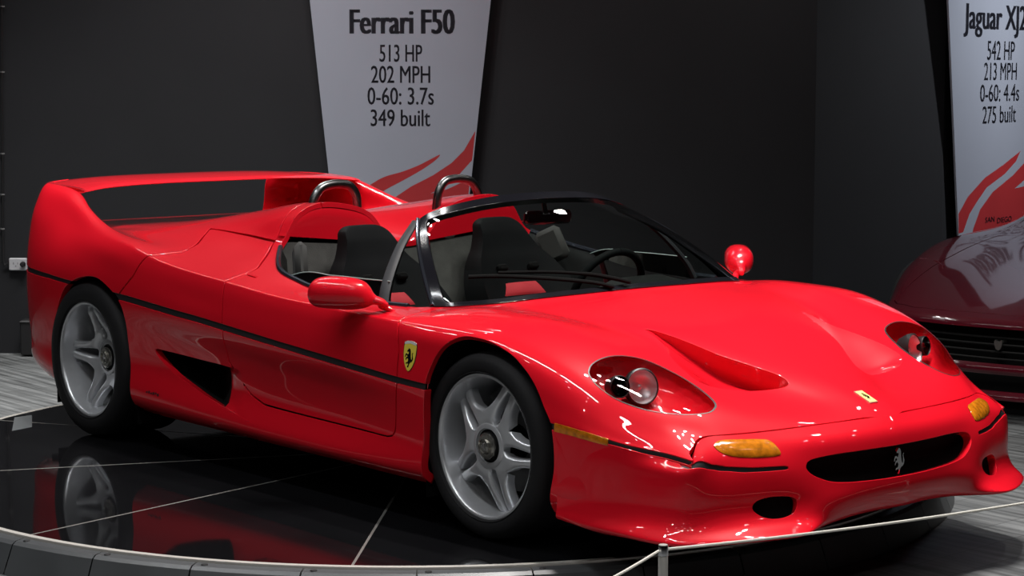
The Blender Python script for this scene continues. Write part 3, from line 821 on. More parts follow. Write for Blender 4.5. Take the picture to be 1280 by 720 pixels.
for sd in (-1, 1):
    panel('brake_duct', fh.push(-.028), BLACK_MATTE, car, sd, lip=0)
    se = np.clip(poly_sd(sh_.A, sig)/.02, 0, 1)
    panel('turn_signal', sh_.push(.001+.006*np.sqrt(se)), ORANGE, car, sd, lip=0, label='amber turn signal')
    panel('rub_strip', ih.push(-.004), BLACK_SATIN, car, sd, lip=0)
# ------------------------------------------------------------------ rear wing
def wing_sec(x0, x1, z0, z1, th, n=11):
    """closed aerofoil from leading edge x0 to trailing edge x1"""
    o = []
    tt = (1-np.cos(np.linspace(0, math.pi, n)))/2
    for t in tt:
        o.append((x0+(x1-x0)*t, z0+(z1-z0)*t+th*(.62*math.sqrt(max(t, 0))*(1-t)**.8*1.6+.10*t)))
    for t in tt[::-1]:
        o.append((x0+(x1-x0)*t, z0+(z1-z0)*t-th*(.55*math.sqrt(max(t, 0))*(1-t)**.9*1.5+.05*t)))
    return np.array(o)
WG = []
for s in np.linspace(-.75, .75, 61):
    a = abs(s)/.772
    xle = -2.99-.05*a**2+.06*max(0, a-.8)/.2; xte = -3.475+.06*a**3+.10*max(0, (a-.86)/.14)**2
    zc = 1.036-.031*a**3.5
    sec = wing_sec(xle, xte, zc, zc+.010, .030)
    WG.append([(p[0], s, p[1]) for p in sec])
w_ = MB(); w_.grid(np.array(WG), closed_v=True)
nw = len(WG[0]); w_.F += [tuple(range(nw))[::-1], tuple(60*nw+q for q in range(nw))]; w_.M += [0, 0]
w_.build('rear_wing', RED, car, True, None)

# tail panel under the wing
end = G[0].copy()
k0 = sum(NSEG[:9])
sec = [tuple(p) for p in end[:]]
full = [(p[0], p[1], p[2]) for p in sec]+[(p[0], -p[1], p[2]) for p in sec[::-1]]
tp = MB(); tp.add(full, [tuple(range(len(full)))])
tp.build('tail_panel', BLACK_SATIN, car, False)

# ------------------------------------------------------------------ red bulkhead faces under the head fairings
iu = int(np.argmin(np.abs(ug+1.622)))
arc = G[iu][: sum(NSEG[:6])+6]
arc = arc[(arc[:, 1] > .03) & (arc[:, 1] < .63)]
for sd in (-1, 1):
    m_ = MB(); g = []
    for p in arc:
        zb = .829+.065*(p[1]/.62)
        top = max(p[2]-.004, zb+.001)
        col = [(-1.622+.012*(1-(1-t)**2)-(.012), p[1]*sd, top+(zb-top)*t) for t in (0, .06, .14, .3, .6, 1)]
        col = [(-1.632+.014*min(1, t*6), p[1]*sd, top+(zb-top)*t) for t in (0, .04, .09, .16, .4, .7, 1)]
        col.append((-1.66, p[1]*sd, zb))
        g.append(col)
    m_.grid(np.array(g)); m_.build('head_fairing_face', RED, car, True, 60)

# ------------------------------------------------------------------ roll hoops
HOOP = mat('hoop_dark_chrome', (.22, .22, .22), rough=.28, metal=1.0, vary=.3, vscale=40)
for sd in (-1, 1):
    c = crom(np.array([(-1.70, .205, .86), (-1.695, .207, .97), (-1.69, .216, 1.035), (-1.69, .246, 1.075), (-1.69, .29, 1.086), (-1.69, .34, 1.086), (-1.69, .392, 1.072), (-1.69, .425, 1.03), (-1.695, .437, .97), (-1.70, .44, .86)]), 6)*[1, sd, 1]
    t_ = MB(); t_.tube(c, .0185, 14); t_.build('roll_hoop', HOOP, car, True, 60, label='dark polished roll hoop')

# ------------------------------------------------------------------ windscreen
wsb = crom(np.vstack([[(-.25, -.12)], ws_base])[1:], 4)
def hz(x, s):
    """height of the bonnet at a plan point"""
    d = (G[..., 0]-x)**2+(G[..., 1]-s)**2
    d = np.where(G[..., 2] > .5, d, 9)
    k = np.unravel_index(d.argmin(), d.shape)
    return G[k][2]
base = np.array([(x+.004, s, hz(x, s)+.002) for x, s in wsb])
tl = np.r_[0, np.cumsum(np.linalg.norm(np.diff(base, axis=0), axis=1))]; tl /= tl[-1]
topk = np.array([(-.786, 0, 1.083), (-.789, .10, 1.081), (-.797, .2, 1.076), (-.815, .3, 1.064), (-.845, .4, 1.043), (-.872, .475, 1.019), (-.885, .515, .995)])
tk = np.r_[0, np.cumsum(np.linalg.norm(np.diff(topk, axis=0), axis=1))]; tk /= tk[-1]
WN = 40
qa = np.linspace(0, 1, WN)
Bq = np.stack([np.interp(qa, tl, base[:, k]) for k in range(3)], 1); Tq = pchip(tk, topk, qa)
WS = []
for i in range(WN):
    row = []
    for t in np.linspace(0, 1, 26):
        p = Bq[i]*(1-t)+Tq[i]*t
        bul = 4*t*(1-t)
        out = np.array([.25, qa[i]*.9, .55]); out /= np.linalg.norm(out)
        row.append(p+out*bul*(.022+.012*qa[i]**3))
    WS.append(row)
WS = np.array(WS)
WS[0, :, 1] = 0
# order for outward normals: u across (+y), v up -> y x up = +x
wsh = sheet_grid(WS)
wu, wv2 = wsh.A[:, 0].max(), wsh.A[:, 1].max()
bu = np.minimum(np.minimum((wu-wsh.A[:, 0])-.040, (wsh.A[:, 1])-.020), (wv2-wsh.A[:, 1])-.052+.0*wsh.A[:, 0])
wglass, wframe = wsh.clip(bu), wsh.clip(-bu)
wf_o = panel('windscreen', wglass, SCREEN, car, 0, lip=0, label='curved clear windscreen')
panel('windscreen_frame', wframe.push(.003), BLACK_GLOSS, car, 0, lip=.022, label='black windscreen surround')
# polished bead along the pillars and header
for sd in (-1, 1):
    e_ = np.vstack([WS[-1, :, :]])*[1, sd, 1]
    b_ = MB(); b_.tube(e_+[0, .004*sd, .004], .0075, 8); b_.build('pillar_bead', CHROME if False else mat('black_chrome', (.10, .11, .14), rough=.15, metal=.9), car)
def make_hit_any(GR):
    pr = proj(GR.reshape(-1, 3)).reshape(GR.shape)
    x4 = np.stack([pr[:-1, :-1], pr[1:, :-1], pr[1:, 1:], pr[:-1, 1:]])
    lo_ = x4[..., :2].min(0); hi_ = x4[..., :2].max(0)
    def hit(px, py):
        dr = ray(px, py); best = None
        for i, j in np.argwhere((lo_[..., 0] <= px) & (hi_[..., 0] >= px) & (lo_[..., 1] <= py) & (hi_[..., 1] >= py)):
            q = [GR[i, j], GR[i+1, j], GR[i+1, j+1], GR[i, j+1]]
            for t3 in ((0, 1, 2), (0, 2, 3)):
                A, B_, C = (q[k] for k in t3)
                e1, e2_ = B_-A, C-A
                pv = np.cross(dr, e2_); det = e1 @ pv
                if abs(det) < 1e-14: continue
                tv = CAM-A; uu = tv @ pv/det; qv = np.cross(tv, e1); vv = dr @ qv/det
                if uu < -1e-3 or vv < -1e-3 or uu+vv > 1.002: continue
                t = e2_ @ qv/det
                if t > 0 and (best is None or t < best[0]): best = (t, CAM+t*dr)
        return None if best is None else best[1]
    return hit
WSF = np.concatenate([WS[:0:-1]*[1, -1, 1], WS])
hitW = make_hit_any(WSF)
def wpts(px, off=.012):
    o = []
    for a in px:
        p = hitW(*a)
        if p is None: print('wiper miss', a); continue
        o.append(p+np.array([.55, 0, .83])*off)
    return np.array(o)
blade = wpts([(584, 350), (620, 349), (660, 350.5), (700, 353), (740, 357), (765, 362)])
arm = wpts([(620, 347), (680, 346), (730, 348.5), (760, 353), (785, 358.5), (803, 363)], .020)
wb = MB(); wb.tube(crom(blade, 6), .0105, 8, sq=(1, .7)); wo = wb.build('wiper', BLACK_MATTE, car)
wb = MB(); wb.tube(crom(arm, 6), [.006]*12+[.008]*(len(crom(arm, 6))-12), 8); wb.build('wiper_arm', BLACK_MATTE, wo)

# quarter light, its post and the low side glass, both doors
POST = mat('window_post', (.016, .017, .020), rough=.55, spec=.3)
for sd in (-1, 1):
    M_ = np.array([1, sd, 1])
    post = crom(np.array([(-.735, .79, .705), (-.755, .765, .765), (-.785, .715, .835), (-.825, .64, .915), (-.872, .54, .990)]), 6)*M_
    p_ = MB(); p_.tube(post, np.interp(np.linspace(0, 1, len(post)), [0, .5, 1], [.019, .017, .012]), 10, sq=(1.25, .7)); p_.build('window_post', POST, car)
    # quarter light between the post and the windscreen pillar
    pil = WS[-1][::-1]                                   # top to bottom
    pil = np.array([WS[-1][int(k)] for k in np.linspace(0, 25, 10)])
    pst = np.array([post[int(k)]*M_ for k in np.linspace(0, len(post)-1, 10)])
    g = np.array([[pil[i]*(1-t)+pst[i]*t for t in (0, .5, 1)] for i in range(10)])*M_
    q_ = MB(); q_.grid(g); q_.build('quarter_light', SIDEGLASS, car, True, None)
    s_ = MB(); g = []
    for x in np.linspace(-.745, -1.36, 24):
        t = (x+.745)/(-.615)
        sb = np.interp(-x, [.7, .888, 1.1, 1.323, 1.4], [.79, .805, .806, .792, .78])
        zb = np.interp(-x, [.7, .888, 1.1, 1.323, 1.4], [.700, .705, .712, .748, .77])
        h = .088*(1-t**6)*(1-.25*t)+.004
        g.append([(x, sb*sd, zb), (x, (sb-.18*h)*sd, zb+h*.5), (x, (sb-.42*h)*sd, zb+h)])
    s_.grid(np.array(g)); sg_ = s_.build('side_glass', SIDEGLASS, car, True, None)
    b_ = MB(); b_.tube([q[2] for q in g], .0024, 6); b_.build('glass_edge', mat('glass_edge', (.30, .38, .36), rough=.25), sg_)
    # polished seal along the waist of the door
    edge = crom(np.array([(-.60, .783), (-.75, .806), (-.888, .815), (-1.1, .815), (-1.30, .803), (-1.39, .787), (-1.45, .762), (-1.53, .71), (-1.60, .652)]), 5)
    ln = np.array([(x, s*sd, hz(x, s)+.001) for x, s in edge])
    ln = gsmooth(ln, 2.0)
    b_ = MB(); b_.tube(ln, .0105, 8); b_.build('waist_seal', mat('seal_polish', (.09, .10, .13), rough=.18, metal=.85), car)

# ------------------------------------------------------------------ door mirrors
for sd in (-1, 1):
    c0 = np.array([-.672, .988, .770]); ax = np.array([-.74, .67, .05]); ax /= np.linalg.norm(ax)
    sdv = np.array([.67, .74, 0]); upv = np.cross(ax, sdv)*-1
    if upv[2] < 0: upv = -upv
    prof = [(-.140, .009, -.032), (-.125, .012, -.026), (-.10, .015, -.018), (-.084, .022, -.012), (-.070, .036, -.006), (-.050, .048, -.001), (-.015, .056, .001), (.03, .058, .001), (.08, .057, 0), (.115, .051, -.002), (.135, .038, -.004), (.146, .018, -.006), (.149, .004, -.007)]
    rows = []
    for (t, r, dz) in prof:
        rows.append([c0+ax*t+upv*(dz+r*math.copysign(abs(math.sin(a))**.85, math.sin(a)))+sdv*(r*1.02*math.copysign(abs(math.cos(a))**.85, math.cos(a))) for a in np.linspace(0, 2*math.pi, 24, endpoint=False)])
    rows = np.array(rows)
    rows = np.stack([crom(rows[:, k], 3) for k in range(24)], 1)*[1, sd, 1]
    m_ = MB(); m_.grid(rows, closed_v=True)
    n = len(rows); m_.F.append(tuple(range(24))); m_.M.append(0); m_.F.append(tuple((n-1)*24+k for k in range(24))[::-1]); m_.M.append(0)
    mo = m_.build('door_mirror', RED, car, True, 60)
    foot = np.array([-.575, .852, .694])
    armp = crom(np.array([foot+[0, 0, -.01], foot+[-.012, .02, .018], foot+[-.03, .05, .032], c0-ax*.125+upv*-.024, c0-ax*.085+upv*-.012]), 6)*[1, sd, 1]
    a_ = MB(); a_.tube(armp, np.interp(np.linspace(0, 1, len(armp)), [0, .3, .75, 1], [.018, .0125, .0125, .017]), 12, sq=(1.15, .8))
    a_.build('mirror_arm', RED, mo, True, 60)
    b_ = MB(); b_.box((foot[0]+.0, foot[1]*sd, foot[2]-.004), (.075, .045, .012), Matrix.Rotation(math.radians(-35*sd), 3, 'Z'), .004)
    b_.build('mirror_base', BLACK_SATIN, mo)

# ------------------------------------------------------------------ wheels
BRAKE = mat('brake_disc', (.10, .10, .10), rough=.4, metal=.8)
def wheel(name, x, sd, yface, R, width, hubz, tipz, phase, label):
    """local z points outwards from the car"""
    M = Matrix(((1, 0, 0, x), (0, 0, sd, yface*sd), (0, 1, 0, R), (0, 0, 0, 1)))
    if sd < 0: pass
    def put(mb, nm, m, par, ang=40, label=None):
        mb.V = [M @ Vector(v) for v in mb.V]
        if sd > 0: mb.F = [f[::-1] for f in mb.F]
        return mb.build(nm, m, par, True, ang, label)
    b = MB(); w2 = width
    b.lathe([(.236, -.012), (.2415, -.004), (.2445, 0), (.2445, -.004), (.243, -.014), (.236, -.02)][::-1]+[], 72)
    b.lathe([(.2435, 0.0), (.2385, .001), (.2330, -.003), (.2300, -.012), (.2270, -.03), (.2235, -.055), (.218, -.09), (.214, -w2*.62), (.21, -w2*.9), (.225, -w2+.01), (.243, -w2)][::-1], 72)
    root = put(b, name, SILVER, car, 50, label)
    t = MB(); dR = R
    t.lathe([(.238, -.016), (.2425, -.001), (.250, .007), (.268, .0125), (.286, .0115), (dR-.016, .004), (dR-.007, -.008), (dR-.0015, -.024), (dR, -.04), (dR, -w2*.5), (dR, -w2+.04), (dR-.004, -w2+.02), (dR-.02, -w2-.002), (.27, -w2-.012), (.24, -w2)][::-1], 96)
    put(t, 'tyre', RUBBER, root, 60)
    # sidewall rib
    t = MB(); t.lathe([(.2475, .0075), (.2490, .0100), (.2505, .0078)][::-1], 96); put(t, 'tyre_bead', RUBBER, root, 60)
    RR_ = np.array([.056, .066, .076, .086, .098, .110, .120, .127, .134, .143, .154, .168, .184, .200, .214, .224, .231])
    ain = np.interp(RR_, [.121, .127, .134, .143, .154, .168, .19, .215, .231], [0, 6.5, 11.5, 15.5, 18.6, 21.2, 23.6, 25.2, 25.8])
    aou = np.interp(RR_, [.076, .083, .096, .12, .16, .20, .231], [36, 28.0, 26.0, 27.8, 31.2, 34.0, 35.0])
    zr = np.interp(RR_, [.056, .10, .15, .20, .222, .231], [hubz-.004, hubz, hubz*.55+tipz*.45+.004, hubz*.12+tipz*.88+.003, tipz-.003, tipz-.012])
    WW = np.array([0, .07, .18, .34, .5, .66, .82, .93, 1.0])
    for k in range(5):
        ph = math.radians(phase)+k*2*math.pi/5+math.pi/5
        s = MB()
        for sg in (-1, 1):
            rows = []
            for r, a0, a1, z in zip(RR_, ain, aou, zr):
                row = []; wid = max((a1-a0)*math.pi/180*r, .004)
                for w in WW:
                    a = ph+sg*math.radians(a0+(a1-a0)*w)
                    eo = (1-w)*wid if r > .08 else .1          # distance to the slit edge
                    ei = w*wid if a0 > 0 else .1               # distance to the window edge
                    e_ = min(eo, ei)
                    dz = -.011*(1-math.sqrt(max(0, 1-(1-min(e_/.009, 1))**2)))
                    crown = .0025*math.cos((w-.5)*math.pi)*(1 if r > .12 else 0)
                    row.append((r*math.cos(a), r*math.sin(a), z+dz+crown))
                a = ph+sg*math.radians(a0); b_ = ph+sg*math.radians(a1)
                low = z-.038
                row = ([(r*math.cos(a), r*math.sin(a), low)] if a0 > 0 else [row[0]])+row+[(r*math.cos(b_), r*math.sin(b_), low if r > .08 else row[-1][2])]
                rows.append(row)
            g = np.array(rows)
            s.grid(g if sg > 0 else g[:, ::-1])
        put(s, 'spoke', SILVER, root, 60)
    h = MB()
    h.lathe([(.080, hubz-.03), (.078, hubz-.003), (.072, hubz+.002), (.060, hubz+.002), (.0585, hubz-.006)][::-1], 40)
    put(h, 'hub', SILVER, root, 40)
    h = MB(); h.lathe([(.0585, hubz-.006), (.056, hubz-.016), (.048, hubz-.018), (.0465, hubz+.004)][::-1], 40); put(h, 'hub_recess', BLACK_SATIN, root, 40)
    h = MB(); h.lathe([(.0465, hubz+.0), (.045, hubz+.010), (.038, hubz+.014), (.027, hubz+.014), (.026, hubz+.022), (.022, hubz+.024), (.020, hubz+.018), (.0005, hubz+.016)][::-1], 10); put(h, 'lock_nut', mat('nut_metal', (.38, .37, .34), rough=.25, metal=.9), root, 25)
    h = MB(); h.prism([(px*.024-.012, py*.026-.013) for px, py in HORSE], hubz+.017, hubz+.0195); put(h, 'emblem', CHROME, root, 30)
    d = MB(); zd = -min(w2*.62, .16)
    d.lathe([(.06, zd-.03), (.06, zd), (.168, zd), (.170, zd-.004), (.170, zd-.028), (.168, zd-.03)][::-1], 56); put(d, 'brake_disc', BRAKE, root, 40)
    d = MB()
    for a0 in (100,):
        pl = [(rr*math.cos(math.radians(a)), rr*math.sin(math.radians(a))) for rr, aa in ((.19, range(-30, 31, 6)),) for a in [a0+q for q in aa]]
        pl += [(.10*math.cos(math.radians(a0+q)), .10*math.sin(math.radians(a0+q))) for q in range(30, -31, -6)]
        d.prism(pl, zd-.05, zd+.022)
    put(d, 'brake_caliper', STEEL_DARK, root, 40)
    d = MB(); d.lathe([(.0005, zd-.02), (.19, zd-.02), (.2, zd-.04)][::-1], 40); put(d, 'dust_shield', BLACK_MATTE, root, 40)
    return root
HORSE = [(.44, .98), (.36, .94), (.27, .86), (.25, .80), (.33, .79), (.41, .80), (.42, .72), (.36, .64), (.22, .70), (.12, .68), (.07, .58), (.06, .50), (.11, .50), (.15, .60), (.24, .62), (.32, .54), (.20, .50), (.14, .42), (.14, .35), (.19, .36), (.22, .43), (.36, .46), (.42, .36), (.38, .26), (.24, .24), (.20, .17), (.25, .16), (.30, .19), (.44, .19), (.46, .11), (.38, .05), (.36, .0), (.50, .0), (.53, .09), (.56, .18), (.66, .26), (.76, .28), (.86, .36), (.90, .48), (.84, .60), (.80, .70), (.86, .76), (.80, .77), (.75, .68), (.79, .55), (.79, .44), (.74, .38), (.70, .44), (.64, .56), (.62, .70), (.60, .84), (.54, .93)]
wheel('wheel', 0, -1, .930, .314, .24, -.018, -.052, 140, 'front wheel with five twin-arm silver spokes')
wheel('wheel', -2.58, -1, .975, .329, .335, -.095, -.050, 176, 'deep-dished rear wheel with silver spokes')
wheel('wheel', 0, 1, .930, .314, .24, -.018, -.052, 80, 'front wheel with five twin-arm silver spokes')
wheel('wheel', -2.58, 1, .975, .329, .335, -.095, -.050, 20, 'deep-dished rear wheel with silver spokes')

# dark wheel housings and the flat floor of the car
ub = MB()
ub.box((-1.29, 0, .165), (2.0, 1.84, .03))
ub.box((.60, 0, .17), (.42, 1.5, .03)); ub.box((0, 0, .17), (.9, 1.24, .03))
ub.box((-2.6, 0, .18), (.9, 1.16, .03)); ub.box((-3.12, 0, .23), (.45, 1.5, .03))
ub.build('undertray', BLACK_MATTE, car, False)
def arch_pts(pix):
    P = np.array([p for p in (hitH(*q) for q in pix) if p is not None])
    P = crom(P, 5); c_ = np.array([(P[:, 0].min()+P[:, 0].max())/2, 0, .34])
    k_ = (P-c_)*[1.018, 1, 1.012]+c_
    top = np.vstack([[k_[0]*[1, 1, 0]+[0, 0, .10]], k_, [k_[-1]*[1, 1, 0]+[0, 0, .10]]])
    return top
for pix, yi in ((Ff, .58), (Fr, .50)):
    P = arch_pts(pix)
    for sd in (-1, 1):
        g = np.array([[(p[0], sd*(p[1]-.020), p[2]), (p[0], sd*(p[1]*.5+yi*.5), p[2]), (p[0], sd*yi, p[2])] for p in P])
        m_ = MB(); m_.grid(g)
        m_.add([(p[0], sd*yi, p[2]) for p in P], [tuple(range(len(P)))])
        m_.build('wheel_housing', BLACK_MATTE, car, False)

# ------------------------------------------------------------------ cockpit
ck = MB()
ck.box((-.95, 0, .215), (1.5, 1.5, .03)); ck.box((-.95, 0, .30), (1.3, .22, .16), None, .03)
ck.build('cockpit_floor', BLACK_SATIN, car, False)
bh = MB(); g = []
for s in np.linspace(-.635, .635, 21):
    zt = .825+.045*min(1, abs(s)/.62)
    g.append([(-1.36, s, .22), (-1.50, s, .55), (-1.615, s, .78), (-1.628, s, zt)])
bh.grid(np.array(g)); bh.build('rear_bulkhead', CARPET, car, True, 60)
for sd in (-1, 1):
    m_ = MB(); g = []
    for x, s in edge:
        g.append([(x, (s-.004)*sd, hz(x, s)-.004), (x, (s-.03)*sd, hz(x, s)-.05), (x, (s-.05)*sd, .55), (x, (s-.03)*sd, .22)])
    m_.grid(np.array(g)); m_.build('door_trim', CARBON, car, True, 60)
    # grey trim behind the seat at the window corner
    m_ = MB(); m_.box((-1.46, .655*sd, .80), (.12, .05, .15), Euler((0, math.radians(-25), math.radians(28*sd))).to_matrix(), .02); m_.build('pillar_trim', mat('trim_grey', (.035, .035, .033), rough=.9, vary=.2), car, True, 40)
# dashboard
db = MB(); g = []
for s in np.linspace(-.70, .70, 41):
    xb = np.interp(abs(s), ws_base[:, 1], ws_base[:, 0])
    hump = .045*math.exp(-((s-.36)/.17)**4)
    g.append([(xb-.015, s, .705), (min(xb-.10, -.42), s, .712+hump*.5), (-.58, s, .712+hump), (-.655, s, .700+hump), (-.68, s, .66+hump*.5), (-.66, s, .55), (-.52, s, .40), (-.45, s, .25)])
db.grid(np.array(g)[:, ::-1]); db.build('dashboard', CARBON, car, True, 50)
cn = MB(); cn.box((-.74, 0, .44), (.26, .2, .30), Euler((0, math.radians(35), 0)).to_matrix(), .03); cn.build('centre_console', CARBON, car, True, 40)
gl = MB(); gl.tube([(-.80, .03, .45), (-.81, .03, .56)], .007, 8); gl.lathe([(.0005, .028), (.014, .022), (.02, 0), (.014, -.02), (.0005, -.024)][::-1], 14, Matrix.Translation((-.812, .03, .575))); gl.build('gear_lever', mat('lever_metal', (.5, .5, .5), rough=.2, metal=1.0), car)
# steering wheel
SWC = Vector((-.80, .36, .675)); SR = Matrix.Translation(SWC) @ Euler((0, math.radians(-66), 0)).to_matrix().to_4x4()
sw = MB()
ring = [(.178*math.cos(a), .178*math.sin(a), 0) for a in np.linspace(0, 2*math.pi, 49)]
sw.tube([SR @ Vector(p) for p in ring], .0155, 12, cap=False); so = sw.build('steering_wheel', LEATHER, car)
for a in (90, 210, 330):
    s2 = MB(); ca, sa = math.cos(math.radians(a)), math.sin(math.radians(a))
    s2.tube([SR @ Vector((ca*.03, sa*.03, -.03)), SR @ Vector((ca*.1, sa*.1, -.015)), SR @ Vector((ca*.175, sa*.175, 0))], [.02, .014, .012], 8, sq=(1, .4)); s2.build('wheel_spoke', STEEL_DARK, so)
s2 = MB(); s2.lathe([(.0005, -.01), (.04, -.012), (.048, -.025), (.04, -.06), (.03, -.12)][::-1], 24, SR); s2.build('wheel_boss', LEATHER, so)
# seats
def seat(yc):
    root = None
    def sec(z, x, w, d, wing):
        """half-round bolstered section: x of the front face, width w, depth d, side bolsters forward by wing"""
        o = []
        for a in np.linspace(-1, 1, 17):
            o.append((x+wing*abs(a)**3, yc+a*w/2, z))
        for a in np.linspace(1, -1, 17):
            o.append((x-d*(1-.35*abs(a)**4), yc+a*w/2*.98, z+.0))
        return o
    S = [(.30, -1.10, .46, .12, .07), (.42, -1.16, .50, .13, .09), (.54, -1.23, .52, .13, .09), (.64, -1.29, .50, .13, .07), (.72, -1.335, .44, .12, .045), (.77, -1.36, .38, .11, .025), (.81, -1.385, .31, .10, .015), (.85, -1.405, .26, .10, .010), (.88, -1.42, .235, .095, .006), (.905, -1.438, .215, .085, .0), (.921, -1.452, .185, .065, -.004), (.931, -1.464, .14, .04, -.004), (.934, -1.472, .06, .012, 0)]
    R_ = np.array([sec(*q) for q in S]); R_ = np.stack([crom(R_[:, k], 4) for k in range(R_.shape[1])], 1)
    m_ = MB(); m_.grid(R_, closed_v=True); n = len(R_)
    m_.F.append(tuple((n-1)*34+k for k in range(34))); m_.M.append(0)
    root = m_.build('seat', LEATHER, car, True, 60, label='black bucket seat with red centre')
    # seat cushion
    m_ = MB(); g = []
    for t in np.linspace(0, 1, 9):
        x = -1.12+.42*t; zz = .34+.05*math.sin(t*2.2)
        g.append([(x, yc+a*.25, zz+.06*abs(a)**3-(.10 if abs(a) > .999 else 0)) for a in np.linspace(-1, 1, 15)])
    m_.grid(np.array(g)); m_.build('cushion', RED_CLOTH, root, True, 60)
    # ribbed red panels of the backrest
    for (z0, z1, w0, w1) in ((.40, .47, .24, .25), (.475, .545, .25, .25), (.55, .615, .25, .235), (.62, .675, .23, .16)):
        m_ = MB(); g = []
        for t in np.linspace(0, 1, 7):
            z = z0+(z1-z0)*t; x = np.interp(z, [.30, .42, .54, .64, .72], [-1.10, -1.16, -1.23, -1.29, -1.335])
            w = w0+(w1-w0)*t
            g.append([(x+.012*math.sin(math.pi*t)**.6*(1-.4*a*a)+.07*abs(a*w/.5)**3-.002, yc+a*w/2, z) for a in np.linspace(-1, 1, 11)])
        m_.grid(np.array(g)); m_.build('back_panel', RED_CLOTH, root, True, 60)
    # harness slots
    for s in (-1, 1):
        m_ = MB(); m_.box((-1.325, yc+s*.085, .735), (.03, .05, .03), Euler((0, math.radians(-30), 0)).to_matrix(), .008); m_.build('belt_slot', BLACK_MATTE, root, True, 40)
    return root
seat(-.345); seat(.345)
# inside mirror
im = MB(); im.box((-.80, .05, .985), (.03, .21, .055), Euler((0, math.radians(10), math.radians(-12))).to_matrix(), .012)
io2 = im.build('inner_mirror', mat('mirror_shell', (.02, .004, .005), rough=.08, coat=1.0), car, True, 40)  # black shell, its red tint paints in the bonnet's reflection
im = MB(); im.tube([(-.79, .03, 1.005), (-.79, .015, 1.06)], .009, 8); im.build('mirror_stalk', BLACK_SATIN, io2)

# ------------------------------------------------------------------ badges
def frame_at(fn, px, py, sd=-1):
    p = fn(px, py); e = .004
    # tangent frame from neighbouring hits
    a = fn(px+5, py); b = fn(px, py-5)
    p, a, b = (q*np.array([1, -1, 1]) for q in (p, a, b))
    x = a-p; y = b-p; n = np.cross(x, y); n /= np.linalg.norm(n)
    return p, n
SHIELD = [(-.5, .36), (-.46, .43), (-.25, .49), (0, .5), (.25, .49), (.46, .43), (.5, .36), (.49, .1), (.42, -.15), (.28, -.34), (.12, -.46), (0, -.5), (-.12, -.46), (-.28, -.34), (-.42, -.15), (-.49, .1)]
p, n = frame_at(hitH, 512.5, 446)
for sd in (-1, 1):
    P = Vector((p[0], -p[1]*sd if sd > 0 else p[1], p[2])); nn = Vector((n[0], n[1] if sd < 0 else -n[1], n[2]))
    M = basis_m(P, nn)
    W_, H_ = .066, .098
    b = MB(); b.prism([(q[0]*W_*1.1, q[1]*H_*1.06) for q in SHIELD], -.004, .0015, M); so = b.build('fender_badge', BLACK_SATIN, car, False, label='yellow shield badge with black horse')
    b = MB(); b.prism([(q[0]*W_, q[1]*H_-.002) for q in SHIELD], .001, .0025, M); b.build('badge_field', YELLOW, so, False)
    b = MB(); b.prism([(q[0]*W_*1.06, q[1]*H_+.004) for q in SHIELD if q[1] > .4]+[(.46*W_, .40*H_), (0, .45*H_), (-.46*W_, .40*H_)], .0012, .003, M); b.build('badge_band', mat('badge_white', (.6, .6, .58), rough=.3), so, False)
    b = MB(); b.prism([((q[0]-.5)*.052*(1 if sd < 0 else 1), (q[1]-.5)*.066-.004) for q in HORSE], .002, .0036, M); b.build('badge_horse', BLACK_GLOSS, so, False)
# bonnet badge on the middle line
cz = lambda x: float(np.interp(x, G[:, 0, 0], G[:, 0, 2]))
zc = cz(.842); n = Vector((cz(.81)-cz(.87), 0, .06)).normalized()
M = basis_m(Vector((.84, 0, zc)), n, (-1, 0, 0))
M = Matrix(((0, -n.z, n.x, .842), (1, 0, 0, 0), (0, n.x, n.z, zc+.001), (0, 0, 0, 1)))
b = MB(); b.box((0, 0, .0), (.040, .076, .004)); b.V = [M @ Vector(v) for v in b.V]; bo = b.build('bonnet_badge', mat('badge_rim', (.75, .55, .40), rough=.25, metal=.6), car, False)
b = MB(); b.box((0, 0, .0012), (.033, .068, .004)); b.V = [M @ Vector(v) for v in b.V]; b.build('badge_field', mat('badge_pale_yellow', (.85, .75, .22), rough=.3), bo, False)
b = MB(); b.prism([((q[0]-.5)*.024, (q[1]-.5)*.044) for q in HORSE], .003, .0042, M); b.build('badge_horse', BLACK_GLOSS, bo, False)
# chrome horse standing in the mouth of the nose
M = Matrix(((0, 0, 1, .988), (1, 0, 0, -.005), (0, 1, 0, .256), (0, 0, 0, 1)))
b = MB(); b.prism([((q[0]-.5)*.062, q[1]*.088) for q in HORSE], -.004, .004, M); hb = b.build('grille_horse', CHROME, car, True, 30)
b = MB(); b.tube([(.985, 0, .295), (.95, 0, .295)], .004, 6); b.build('emblem_stem', BLACK_SATIN, hb)
# small dark script on the rear flank and the door catch
p, n = frame_at(hitH, 191, 492)
for sd in (-1, 1):
    P = Vector((p[0], p[1]*(-sd), p[2])); nn = Vector((n[0], n[1]*(-sd), n[2])); M = basis_m(P, nn)
    b = MB()
    for k in range(6):
        b.box((-.045+.017*k, .002*math.sin(k*2.1), .0005), (.011, .010 if k % 2 else .006, .002), Euler((0, 0, .25)).to_matrix())
    b.V = [M @ Vector(v) for v in b.V]; b.build('flank_script', BLACK_SATIN, car, False)
    c_ = hitH(316, 345.5); c_ = Vector((c_[0], c_[1]*sd, c_[2]))
    b = MB(); b.box(c_+Vector((0, 0, .001)), (.06, .016, .006), Euler((0, math.radians(6), 0)).to_matrix(), .002); b.build('door_catch', RED, car, True, 30)
